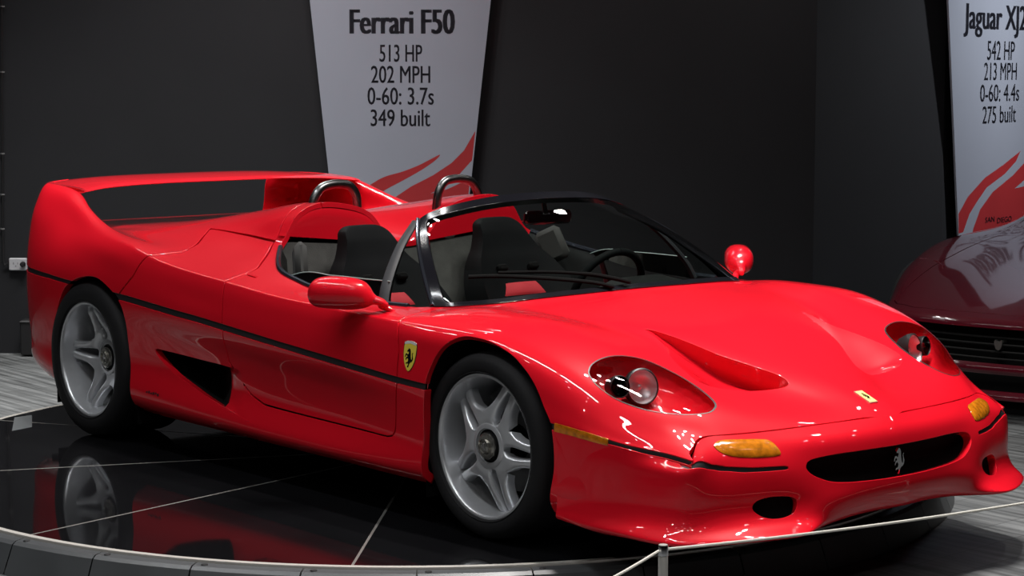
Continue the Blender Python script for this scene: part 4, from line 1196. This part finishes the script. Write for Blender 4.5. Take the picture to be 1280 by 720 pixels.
# ================================================================== DARK RED CAR behind
JA = math.radians(36)
jn = un(1247, 424, z=.405+FLOOR_Z)
jh = -h2*math.cos(JA)-q2*math.sin(JA)
jo = jn[:2]-jh*1.10
jag = empty('coupe_car', (jo[0], jo[1], FLOOR_Z), 'dark maroon sports coupe parked in front of the second banner', 'car', rz=math.atan2(jh[1], jh[0]))
MAROON = mat('maroon_paint', (.055, .0025, .007), rough=.35, coat=1.0, coat_rough=.05, spec=.06)
JST = [
 (-3.55, st(-3.55, (0, .86), (.3, .86), (.55, .85), (.70, .83), (.80, .80), (.86, .75), (.90, .60), (.90, .40), (.85, .24))),
 (-3.2, st(-3.2, (0, .92), (.3, .915), (.6, .90), (.78, .88), (.88, .84), (.94, .78), (.97, .60), (.96, .38), (.92, .20))),
 (-2.6, st(-2.6, (0, 1.00), (.3, .99), (.6, .93), (.78, .92), (.88, .88), (.95, .80), (.99, .62), (.98, .38), (.94, .17))),
 (-2.0, st(-2.0, (0, 1.09), (.3, 1.075), (.55, 1.0), (.74, .88), (.86, .82), (.94, .76), (.98, .60), (.96, .36), (.93, .16))),
 (-1.3, st(-1.3, (0, 1.14), (.3, 1.125), (.52, 1.07), (.72, .86), (.84, .79), (.93, .73), (.97, .58), (.94, .36), (.92, .16))),
 (-.85, st(-.85, (0, 1.06), (.3, 1.045), (.53, .98), (.72, .83), (.84, .78), (.92, .72), (.96, .57), (.93, .35), (.92, .16))),
 (-.30, st(-.30, (0, .83), (.3, .825), (.55, .80), (.73, .79), (.84, .77), (.91, .72), (.955, .57), (.93, .35), (.92, .16))),
 (.0, st(.0, (0, .755), (.3, .75), (.55, .755), (.72, .775), (.83, .76), (.90, .71), (.95, .57), (.95, .35), (.92, .17))),
 (.35, st(.35, (0, .68), (.3, .678), (.55, .685), (.70, .70), (.80, .685), (.87, .64), (.92, .53), (.93, .34), (.90, .17))),
 (.70, st(.70, (.72, 0, .60), (.71, .3, .598), (.69, .5, .60), (.66, .65, .60), (.63, .75, .585), (.60, .81, .55), (.59, .85, .47), (.59, .86, .32), (.59, .84, .17))),
 (1.0, st(1.0, (1.0, 0, .525), (.99, .3, .522), (.945, .5, .518), (.88, .64, .512), (.83, .715, .50), (.79, .765, .48), (.77, .79, .44), (.77, .80, .32), (.77, .78, .17))),
 (1.08, st(1.08, (1.08, 0, .497), (1.06, .3, .495), (1.01, .5, .492), (.94, .645, .488), (.885, .72, .478), (.84, .77, .46), (.82, .80, .43), (.82, .80, .31), (.82, .78, .17))),
]
JU = np.array([s[0] for s in JST]); JC = np.array([s[1] for s in JST])
JC[..., 1] *= .95
ju = np.linspace(JU[0], JU[-1], 150)
jd = gsmooth(np.stack([pchip(JU, JC[:, i], ju) for i in range(9)], 1), 2.5, 0)
JG = np.stack([hermite_row(jd[k], [8, 8, 7, 6, 6, 8, 9, 8]) for k in range(150)])
JG = gsmooth(JG, 1.4, 1, mirror=np.array([1, -1, 1]).reshape(1, 1, 3)); JG[:, 0, 1] = 0
J = sheet_grid(JG)
fa = lambda V, xc: np.where(V[:, 1] > .6, np.hypot(V[:, 0]-xc, V[:, 2]-.35)-.36, 1)
J = J.clip(fa(J.V, 0)); J = J.clip(fa(J.V, -2.64))
# glasshouse cut out of the shell
gpoly = [(-.36, -.4), (-.34, .2), (-.40, .45), (-.52, .60), (-.9, .66), (-1.6, .665), (-2.0, .60), (-2.1, .5), (-1.3, .44), (-1.05, .40), (-1.0, -.4)]
jglass, J = J.cut(np.zeros((3, 2))) if False else (J.clip(poly_sd(J.V[:, :2], gpoly)), J.clip(-poly_sd(J.V[:, :2], gpoly)))
# bonnet panel with its own joint
bon = [(1.035, -.3), (1.03, .0), (1.01, .3), (.955, .5), (.87, .63), (.80, .68), (.70, .66), (.3, .60), (-.2, .55), (-.25, -.3)]
jb, J = J.split(poly_sd(J.V[:, :2], bon)+np.where(J.V[:, 2] < .45, -9, 0), .003)
panel('body', J, MAROON, jag, 0, lip=.03)
panel('bonnet', jb, MAROON, jag, 0, lip=.015)
panel('glasshouse', jglass, mat('coupe_glass', (.01, .012, .014), rough=.05, spec=.7), jag, 0, lip=0)
# nose: plan outline from the right corner to the left
plan = np.array([(1.08, 0), (1.06, .3), (1.01, .5), (.94, .645), (.885, .72), (.84, .77), (.82, .80), (.80, .815)])
plan[:, 1] *= .95
plan = np.vstack([plan[::-1]*[1, -1], plan[1:]])
plan = crom(plan, 5)
def band(z0, z1, o0, o1, nm, m, k=1.0, rows=5, bul=0., par=None):
    g = []
    for x, y in plan:
        c = []
        for t in np.linspace(0, 1, rows):
            o = o0+(o1-o0)*t+bul*4*t*(1-t)
            c.append((x+o, y*(1+o*.35)*k, z0+(z1-z0)*t))
        g.append(c)
    b = MB(); b.grid(np.array(g)); return b.build(nm, m, par or jag, True, 50)
band(.455, .497, .025, .0, 'bumper_upper', MAROON, bul=.006)
band(.445, .455, -.02, .025, 'bumper_edge', MAROON)
gr_o = band(.27, .45, -.06, -.06, 'grille', BLACK_MATTE, .97)
for k in range(4):
    z = .300+.034*k
    band(z, z+.012, -.012, -.008, 'grille_slat', mat('slat_black', (.006,.006,.006), rough=.5, spec=.3), .97, 4, .008, gr_o)
band(.235, .285, .012, .005, 'bumper_lower', MAROON, bul=.012)
band(.15, .235, -.04, -.04, 'lower_intake', BLACK_MATTE, .96)
for yy in (-.35, 0, .35):
    b = MB(); b.box((1.02-.1*abs(yy), yy, .19), (.03, .012, .08)); b.build('intake_strut', BLACK_SATIN, jag, False)
band(.115, .155, .02, .0, 'chin_spoiler', MAROON, bul=.01)
# badge: a small silver cat's face
b = MB(); M = Matrix(((0, 0, 1, 1.09), (1, 0, 0, 0), (0, 1, 0, .375), (0, 0, 0, 1)))
b.prism([(.0, -.024), (.011, -.018), (.018, .0), (.020, .015), (.015, .026), (.009, .018), (-.009, .018), (-.015, .026), (-.020, .015), (-.018, .0), (-.011, -.018)], -.06, .004, M)
b.build('nose_badge', mat('badge_silver', (.20, .20, .19), rough=.3, metal=.8), jag, False)
# pop-up lamp covers as slim raised arcs, wheels
for sd in (-1, 1):
    pts = [(.50-.16*t, (.56+.20*t-.05*math.sin(t*3.1))*sd, 0) for t in np.linspace(0, 1, 9)]
    def jz(x, s):
        d = (JG[..., 0]-x)**2+(JG[..., 1]-abs(s))**2+np.where(JG[..., 2] < .45, 9, 0)
        return JG[np.unravel_index(d.argmin(), d.shape)][2]
    b = MB(); b.tube([(x, y, jz(x, y)-.001) for x, y, _ in pts], .004, 6); b.build('lamp_cover_edge', mat('maroon_trim', (.10, .006, .012), rough=.2, coat=1.0), jag)
    for xw in (0, -2.64):
        b = MB(); M = Matrix(((1, 0, 0, xw), (0, 0, sd, .955*sd), (0, 1, 0, .325), (0, 0, 0, 1)))
        b.lathe([(.22, -.02), (.24, .006), (.30, .004), (.322, -.02), (.325, -.05), (.325, -.20), (.30, -.24), (.22, -.25)], 56, M)
        wo_ = b.build('wheel', RUBBER, jag, True, 50)
        b = MB(); b.lathe([(.235, 0), (.222, -.01), (.215, -.06), (.05, -.03), (.001, -.02)], 40, M)
        for k in range(6):
            a = k*math.pi/3; R_ = Euler((0, 0, a)).to_matrix()
            q = MB(); q.box((.13, 0, -.02), (.19, .05, .03), None, .01)
            b.add([M @ (R_ @ Vector(v)) for v in q.V], q.F)
        b.build('wheel_rim', SILVER, wo_, True, 40)
b = MB(); b.box((-1.2, 0, .17), (4.0, 1.5, .03)); b.build('undertray', BLACK_MATTE, jag, False)
# ================================================================== SETTING
def wall_panel(name, a, b, m, z0=FLOOR_Z, z1=CEIL_Z, th=.12):
    """upright slab from plan point a to b, its room side on that line (thickness goes away from the camera)"""
    a = Vector((a[0], a[1], 0)); b = Vector((b[0], b[1], 0))
    d = (b-a).normalized(); n = Vector((-d.y, d.x, 0))
    if n.dot(Vector((CAM[0], CAM[1], 0))-a) > 0: n = -n
    V = [a, b, b+n*th, a+n*th]
    P = MB(); P.add([(v.x, v.y, z) for z in (z0, z1) for v in V], [(0, 1, 5, 4), (1, 2, 6, 5), (2, 3, 7, 6), (3, 0, 4, 7), (4, 5, 6, 7), (3, 2, 1, 0)])
    return tag(P.build(name, m, None, False), kind='structure')
WALLM = mat('wall_charcoal', (.0165, .017, .0195), rough=.75, spec=.25, vary=.18, vscale=1.3, bump=.05, bscale=60)
DB = 12.15                                    # distance of the back wall
W0 = LD(-7.0, DB); W1 = LD((1020-640)/FPX*DB*.9943+.0, DB)
D3 = 12.75
W2 = LD((1178-640)/FPX*D3, D3)
ang = math.radians(53)
W3 = LD((1178-640)/FPX*D3+math.cos(ang)*6.5, D3+math.sin(ang)*6.5)
wall_panel('wall_back', W0, W1, WALLM)
wall_panel('wall_corner', W1, W2, WALLM)
wall_panel('wall_right', W2, W3, WALLM)
WL = LD(-7.0, -4.0); WR = LD(8.0, -4.0); WX = LD(9.5, 17.9)
wall_panel('wall_left', LD(-7.0, DB), WL, WALLM)
wall_panel('wall_rear', WL, WR, WALLM)
wall_panel('wall_far_right', WR, W3, WALLM)

# floor: grey wood-look boards, direction read from the streaks at the lower right
fa_, fb_ = un(1110, 705, z=FLOOR_Z), un(1280, 660, z=FLOOR_Z)
fang = math.atan2(fb_[1]-fa_[1], fb_[0]-fa_[0])
def floor_mat():
    m = bpy.data.materials.new('grey_wood_floor'); m.use_nodes = True
    nt = m.node_tree; b = nt.nodes['Principled BSDF']
    b.inputs['Roughness'].default_value = .42
    tc = nt.nodes.new('ShaderNodeTexCoord'); mp = nt.nodes.new('ShaderNodeMapping')
    mp.inputs['Rotation'].default_value = (0, 0, -fang)
    nt.links.new(tc.outputs['Object'], mp.inputs['Vector'])
    br = nt.nodes.new('ShaderNodeTexBrick')
    br.inputs['Scale'].default_value = 1.0; br.inputs['Brick Width'].default_value = 1.6; br.inputs['Row Height'].default_value = .17
    br.inputs['Mortar Size'].default_value = .0022
    br.inputs['Color1'].default_value = (.72, .72, .72, 1); br.inputs['Color2'].default_value = (1, 1, 1, 1); br.inputs['Mortar'].default_value = (.35, .35, .35, 1)
    nt.links.new(mp.outputs[0], br.inputs['Vector'])
    m2 = nt.nodes.new('ShaderNodeMapping'); m2.inputs['Rotation'].default_value = (0, 0, -fang); m2.inputs['Scale'].default_value = (1.1, 22, 1)
    nt.links.new(tc.outputs['Object'], m2.inputs['Vector'])
    nz = nt.nodes.new('ShaderNodeTexNoise'); nz.inputs['Scale'].default_value = 1.4; nz.inputs['Detail'].default_value = 8
    nt.links.new(m2.outputs[0], nz.inputs['Vector'])
    rp = nt.nodes.new('ShaderNodeValToRGB')
    rp.color_ramp.elements[0].position = .33; rp.color_ramp.elements[0].color = (.052, .055, .056, 1)
    rp.color_ramp.elements[1].position = .68; rp.color_ramp.elements[1].color = (.20, .208, .21, 1)
    nt.links.new(nz.outputs['Fac'], rp.inputs['Fac'])
    mx = nt.nodes.new('ShaderNodeMix'); mx.data_type = 'RGBA'; mx.blend_type = 'MULTIPLY'; mx.inputs[0].default_value = 1
    nt.links.new(rp.outputs['Color'], mx.inputs[6]); nt.links.new(br.outputs['Color'], mx.inputs[7])
    nt.links.new(mx.outputs[2], b.inputs['Base Color'])
    bp = nt.nodes.new('ShaderNodeBump'); bp.inputs['Strength'].default_value = .25; bp.inputs['Distance'].default_value = .003
    nt.links.new(nz.outputs['Fac'], bp.inputs['Height']); nt.links.new(bp.outputs['Normal'], b.inputs['Normal'])
    return m
def poly_slab(name, pts, z0, z1, m):
    P = MB(); P.prism([(p.x, p.y) for p in pts], z0, z1); return tag(P.build(name, m, None, False), kind='structure')
room = [WL, WR, W3, W2, W1, W0]
poly_slab('floor', room, FLOOR_Z-.15, FLOOR_Z, floor_mat())
poly_slab('ceiling', room, CEIL_Z, CEIL_Z+.15, mat('ceiling_black', (.010, .010, .011), rough=.9))

# ------------------------------------------------------------------ wall outlet, plug and cable at the left, small black box
def wall_pt(px, py, off=.0):
    """point on the back wall under a pixel"""
    dr = ray(px, py); n = np.array([h2[0], h2[1], 0]); p0 = np.array([*LD(0, DB-off)])
    return Vector(CAM+dr*((p0-CAM) @ n)/(dr @ n))
WB = Matrix(((q2[0], 0, -h2[0], 0), (q2[1], 0, -h2[1], 0), (0, 1, 0, 0), (0, 0, 0, 1)))     # local x right, y up, z out of the wall
c = wall_pt(23.5, 330)
ou = empty('wall_outlet', c, 'white double power outlet with a black plug on the dark wall', 'outlet')
def at_wall(mb, nm, m, par, c=c, ang=30):
    mb.V = [WB @ Vector(v) for v in mb.V]; return mb.build(nm, m, par, True, ang)
b = MB(); b.box((0, 0, .012), (.104, .072, .03), None, .005); at_wall(b, 'box', mat('outlet_white', (.42, .42, .44), rough=.4), ou)
b = MB()
for dx in (-.012, .012):
    b.box((dx-.012, .006, .0275), (.003, .012, .002)); 
b.lathe([(.0005, .0285), (.003, .0285), (.003, .026)], 10, Matrix.Translation((-.012, -.010, 0)))
at_wall(b, 'socket', mat('socket_grey', (.08, .08, .085), rough=.5), ou)
b = MB(); b.lathe([(.0005, .065), (.012, .063), (.016, .045), (.016, .027)], 14, Matrix.Translation((.032, .002, 0))); at_wall(b, 'plug', BLACK_SATIN, ou)
cpts = [wall_pt(10, 329, .02), wall_pt(6, 331, .02), wall_pt(4.2, 325, .02), wall_pt(3.6, 300, .02), wall_pt(3.2, 200, .02), wall_pt(2.6, 100, .02), wall_pt(2.0, 0, .02), wall_pt(1.6, -60, .02)]
b = MB(); b.tube(crom(np.array([tuple(p) for p in cpts]), 6), .006, 8)
cb = b.build('power_cable', BLACK_SATIN); tag(cb, 'thin black cable clipped up the wall to the white outlet', 'cable')
for py in (8, 90, 192, 243, 286):
    b = MB(); p_ = wall_pt(3.0, py, .018); b.box(p_, (.02, .02, .008)); b.build('cable_clip', mat('clip_grey', (.16, .16, .16), rough=.4), cb, False)
p_ = wall_pt(36.5, 430, .09)
b = MB(); b.box((0, 0, .11), (.075, .12, .20), None, .006); b.box((0, 0, .202), (.085, .13, .010), None, .003)
b.V = [Matrix.Rotation(math.atan2(q2[1], q2[0]), 3, 'Z') @ Vector(v)+Vector((p_.x, p_.y, FLOOR_Z)) for v in b.V]
tag(b.build('black_box', BLACK_SATIN, None, True, 30), 'small black box standing on the floor against the wall below the outlet', 'box')

# ------------------------------------------------------------------ banners
def text_mesh(s, bold):
    if bold > 0:
        V, F = text_mesh(s, 0)
        Vs = []; Fs = []
        for dx in (-bold, -bold/3, bold/3, bold):
            b = len(Vs)*len(V); Vs.append(V+[dx, 0, 0]); Fs += [tuple(i+b for i in f) for f in F]
        return np.vstack(Vs), Fs
    cu = bpy.data.curves.new('t', 'FONT'); cu.body = s; cu.resolution_u = 3
    cu.offset = bold
    o = bpy.data.objects.new('t', cu); COL.objects.link(o)
    bpy.context.view_layer.update()
    me = o.to_mesh()
    V = np.array([v.co[:] for v in me.vertices]); F = [tuple(p.vertices) for p in me.polygons]
    o.to_mesh_clear(); bpy.data.objects.remove(o); bpy.data.curves.remove(cu)
    return V, F
CAPH = text_mesh('H', 0)[0][:, 1].max()
class Plane:
    def __init__(s, p0, xdir, out):
        s.p0 = np.array([*p0]); s.x = np.array([xdir[0], xdir[1], 0.]); s.n = np.array([out[0], out[1], 0.])
    def pt(s, px, py, off=0.):
        dr = ray(px, py); p0 = s.p0+s.n*off
        return CAM+dr*((p0-CAM) @ s.n)/(dr @ s.n)
    def xy(s, px, py):
        p = s.pt(px, py); return np.array([(p-s.p0) @ s.x, p[2]])
    def M(s, off): 
        o = s.p0+s.n*off
        return Matrix(((s.x[0], 0, s.n[0], o[0]), (s.x[1], 0, s.n[1], o[1]), (0, 1, 0, 0), (0, 0, 0, 1)))
INK = mat('banner_ink', (.012, .013, .022), rough=.6)
FLAME = mat('banner_flame_red', (.36, .024, .028), rough=.5, vary=.12, vscale=3)
def lettering(pl, s, px0, px1, ytop, ybase, bold, par, off=.0125):
    V, F = text_mesh(s, bold)
    a = pl.xy(px0, ybase); b_ = pl.xy(px1, ybase); t = pl.xy((px0+px1)/2, ytop)
    sx = (b_[0]-a[0])/(V[:, 0].max()-V[:, 0].min()); sy = (t[1]-(a[1]+b_[1])/2)/CAPH
    P = [(a[0]+(v[0]-V[:, 0].min())*sx, (a[1]+b_[1])/2+v[1]*sy, 0) for v in V]
    M = pl.M(off)
    return obj('lettering', [M @ Vector(p) for p in P], F, INK, par, False)
def flat(pl, pix, nm, m, par, off=.0122, n=0, xy=None):
    P = np.array([pl.xy(*q) for q in pix])
    if n: P = crom(P, n, True)
    M = pl.M(off)
    from mathutils.geometry import tessellate_polygon
    vs_ = [Vector((p[0], p[1], 0)) for p in P]
    return obj(nm, [M @ v for v in vs_], tessellate_polygon([vs_]), m, par, False)
def banner_cloth(pl, corners, par, m, th=.012):
    P = [pl.xy(*q) for q in corners]
    b = MB(); b.prism([tuple(p) for p in P], 0, th, pl.M(0)); return b.build('panel', m, par, False)
BANNER = mat('banner_grey', (.27, .29, .345), rough=.55, vary=.06, vscale=2)
# banner on the back wall
pl1 = Plane(LD(0, DB-.05), q2, -h2)
o = pl1.pt(500, 330)
bn = empty('banner', (0, 0, 0), 'tapered grey banner lettered Ferrari F50 with red flames on the back wall', 'banner')
banner_cloth(pl1, [(376.5, -100), (624.5, -100), (576, 345), (425, 345)], bn, BANNER)
lettering(pl1, 'Ferrari F50', 437, 569, 12, 42, .05, bn)
lettering(pl1, '513 HP', 474.5, 528, 56, 77, .014, bn)
lettering(pl1, '202 MPH', 464, 538, 82.5, 103.5, .014, bn)
lettering(pl1, '0-60: 3.7s', 459.5, 542.5, 109.5, 130.5, .014, bn)
lettering(pl1, '349 built', 463.5, 538, 137, 157.5, .014, bn)
flat(pl1, [(440, 246), (463.8, 230.2), (480.6, 221), (503.5, 214.2), (523.4, 206.5), (540, 198), (550, 193.2), (544.7, 199.9), (526.4, 212.7), (503.5, 225.6), (480.6, 238), (462, 252)], 'flame', FLAME, bn, n=4)
flat(pl1, [(470, 266), (496, 245), (514, 233), (541.7, 218.8), (564.6, 203.5), (580, 188), (594.2, 163.5), (590.2, 200), (575, 217), (561, 229), (538, 242), (560, 236), (587.8, 223), (583, 266)], 'flame', FLAME, bn)
flat(pl1, [(430, 300), (450, 285), (583, 270), (580, 300)], 'flame', FLAME, bn)
# banner on the receding right wall
wd = np.array([q2[0]*math.cos(ang)+h2[0]*math.sin(ang), q2[1]*math.cos(ang)+h2[1]*math.sin(ang)])
wn = np.array([q2[0]*math.sin(ang)-h2[0]*math.cos(ang), q2[1]*math.sin(ang)-h2[1]*math.cos(ang)])
if wn @ h2 > 0: wn = -wn
pl2 = Plane(np.array([*W2])+np.array([wn[0], wn[1], 0])*.05, wd, wn)
bn2 = empty('banner', (0, 0, 0), 'tapered pale grey banner lettered Jaguar XJ220 on the receding right wall', 'banner')
TL, TR, BR, BL = (1178.5, -110), (1322, -110), (1302, 330), (1197.5, 330)
banner_cloth(pl2, [TL, TR, BR, BL], bn2, BANNER)
lettering(pl2, 'Jaguar XJ220', 1202, 1298, 6.5, 37, .045, bn2)
lettering(pl2, '542 HP', 1231.5, 1266, 51.5, 75, .014, bn2)
lettering(pl2, '213 MPH', 1227.5, 1268.5, 78.5, 100, .014, bn2)
lettering(pl2, '0-60: 4.4s', 1222.5, 1271.5, 105.5, 126.5, .014, bn2)
lettering(pl2, '275 built', 1225.5, 1267.5, 132.5, 153.5, .014, bn2)
flat(pl2, [(1196, 292), (1195.8, 267.5), (1207.5, 246), (1229, 222), (1252, 206), (1273.6, 188.5), (1267.8, 201.4), (1254, 217), (1231, 234.4), (1219, 252), (1209.5, 267.5), (1201.7, 290)], 'flame', FLAME, bn2)
flat(pl2, [(1207, 330), (1214.3, 286), (1223, 261.6), (1238.6, 240), (1264, 219), (1280, 201.4), (1306, 165), (1305, 195), (1285, 219), (1266, 235.5), (1282, 232), (1304, 215), (1302, 330)], 'flame', FLAME, bn2)
lettering(pl2, 'SAN', 1229, 1240.5, 271, 277.5, .01, bn2, .014)
lettering(pl2, 'DIEGO', 1244, 1262, 271, 277.5, .01, bn2, .014)
cx, cy = pl2.xy(1283, 276)
b = MB(); M = pl2.M(.0135)
b.prism([(cx+.085*math.cos(a), cy+.085*math.sin(a)) for a in np.linspace(0, 2*math.pi, 28, endpoint=False)], 0, .003, M); eo = b.build('emblem', mat('emblem_pale', (.5, .5, .5), rough=.5), bn2, False)
b = MB(); b.prism([(cx+.055*math.cos(a)+.01, cy+.05*math.sin(a)-.005) for a in np.linspace(0, 2*math.pi, 20, endpoint=False)], .003, .005, M); b.build('emblem_centre', INK, eo, False)

# ------------------------------------------------------------------ turntable
TC = (-1.447, -.06); TR1 = 2.04
tt = empty('turntable', (TC[0], TC[1], FLOOR_Z), 'round glossy black turntable with a metal edge ring under the red car', 'turntable')
ACRYL = mat('black_acrylic', (.007, .007, .008), rough=.045, spec=.6, vary=.3, vscale=3)
EDGE = mat('edge_aluminium', (.72, .69, .64), rough=.42, metal=.6)
JOINT = mat('joint_strip', (.50, .49, .46), rough=.35, metal=.8)
SKIRT = mat('skirt_grey', (.060, .064, .068), rough=.38, vary=.2, vscale=5)
angs = [-149.6, -113.7, -78.4, -44.2, -8, 28, 64, 100, 136, 172]
def sector(a0, a1, r0, r1, n):
    o = [(r1*math.cos(math.radians(a)), r1*math.sin(math.radians(a))) for a in np.linspace(a0, a1, n)]
    return o+([(0, 0)] if r0 == 0 else [(r0*math.cos(math.radians(a)), r0*math.sin(math.radians(a))) for a in np.linspace(a1, a0, n)])
for k in range(10):
    a0, a1 = angs[k], angs[(k+1) % 10]+(360 if k == 9 else 0)
    b = MB(); b.prism(sector(a0+.06, a1-.06, .02, TR1-.012, 26), -.03-FLOOR_Z, -FLOOR_Z); b.build('deck_panel', ACRYL, tt, False)
    b = MB(); ca, sa = math.cos(math.radians(a0)), math.sin(math.radians(a0))
    b.box(((TR1-.01)/2*ca, (TR1-.01)/2*sa, -FLOOR_Z-.0041), (TR1-.012, .009, .009), Matrix.Rotation(math.radians(a0), 3, 'Z')); b.build('joint_strip', JOINT, tt, False)
b = MB(); b.lathe([(TR1-.012, -.03), (TR1-.012, .0012), (TR1+.012, .0012), (TR1+.014, -.03)], 180, Matrix.Translation((0, 0, -FLOOR_Z))); b.build('edge_ring', EDGE, tt, True, 30)
b = MB(); b.lathe([(TR1-.02, -FLOOR_Z-.03), (TR1-.02, .0), (.001, 0)], 120); b.build('drum', BLACK_MATTE, tt, True, 30)
NP = 36
prof = [(TR1+.016, -.006), (TR1+.050, -.010), (TR1+.064, -.020), (TR1+.100, -.104), (TR1+.104, -.115)]
me0 = None
for k in range(NP):
    b = MB(); g = []
    for a in np.linspace(-4.93, 4.93, 8):
        ca, sa = math.cos(math.radians(a)), math.sin(math.radians(a))
        g.append([(r*ca, r*sa, z-FLOOR_Z) for r, z in prof])
    b.grid(np.array(g)[:, ::-1][::-1])
    # end folds
    if me0 is None:
        o_ = b.build('skirt_panel', SKIRT, tt, True, 25); me0 = o_.data
        s_ = MB(); s_.lathe([(.0005, .004), (.010, .003), (.012, 0)], 10, Matrix.Translation((TR1+.034, 0, -FLOOR_Z-.0085)))
        s0 = s_.build('screw', BLACK_SATIN, o_, True, 30).data
        o_.rotation_euler = (0, 0, math.radians(-58.4+5))
        s_o = o_.children[0]; s_o.rotation_euler = (0, 0, math.radians(-4.0))
    else:
        o_ = bpy.data.objects.new('skirt_panel', me0); COL.objects.link(o_); o_.parent = tt; o_.rotation_euler = (0, 0, math.radians(-58.4+5+10*k))
        s_ = bpy.data.objects.new('screw', s0); COL.objects.link(s_); s_.parent = o_; s_.rotation_euler = (0, 0, math.radians(-4.0))
# strip of tape on the deck
tp_ = [un(18, 522, z=.001), un(40, 519, z=.001), un(40, 534, z=.001), un(15, 539, z=.001)]
b = MB(); b.prism([(p[0], p[1]) for p in tp_], .0003, .0022)
tag(b.build('tape_patch', mat('grey_tape', (.10, .11, .115), rough=.5), None, False), 'small square of grey tape stuck on the black turntable beside the rear wheel', 'tape')

# ------------------------------------------------------------------ rope barrier
POSTM = mat('post_steel', (.50, .49, .46), rough=.35, metal=.35)
def stanchion(x, y, label):
    r = empty('barrier_post', (x, y, FLOOR_Z), label, 'post', 'low steel barrier posts round the turntable')
    b = MB(); b.lathe([(.0005, .004), (.10, .004), (.105, 0)][::-1], 32); b.lathe([(.10, .004), (.095, .010), (.02, .014), (.0135, .02)], 32); b.build('base', POSTM, r, True, 40)
    b = MB(); b.lathe([(.0135, .01), (.0135, .388), (.012, .392), (.0005, .393)], 20); b.build('pole', POSTM, r, True, 30)
    b = MB(); b.lathe([(.0145, .362), (.0145, .386), (.0135, .390)], 20); b.build('cap', CHROME, r, True, 30)
    return r
PA = un(829, 686, z=.265)[:2]; PB = np.array([1.60, .62]); PC = np.array([1.42, -2.95])
stanchion(PA[0], PA[1], 'short steel barrier post where the taut and the slack rope meet')
stanchion(PB[0], PB[1], 'short steel barrier post at the far end of the taut rope beside the nose')
stanchion(PC[0], PC[1], 'short steel barrier post at the far end of the slack rope')
ROPE = mat('rope_white', (.62, .60, .54), rough=.6, bump=.4, bscale=300)
def rope(a, b_, sag, n=24, lab=''):
    P = []
    for t in np.linspace(0, 1, n):
        P.append((a[0]+(b_[0]-a[0])*t, a[1]+(b_[1]-a[1])*t, .262-sag*4*t*(1-t)))
    m_ = MB(); m_.tube(P, .0042, 8); return tag(m_.build('barrier_rope', ROPE), lab, 'rope', 'ropes of the barrier')
def toward(a, b_, r=.013):
    d = (b_-a)/np.linalg.norm(b_-a); return a+d*r, b_-d*r
rope(*toward(PA, PB, .0185), .018, lab='white barrier rope stretched past the nose of the red car')
rope(*toward(PA, PC, .0185), .10, lab='white barrier rope hanging slack from the short post towards the viewer')
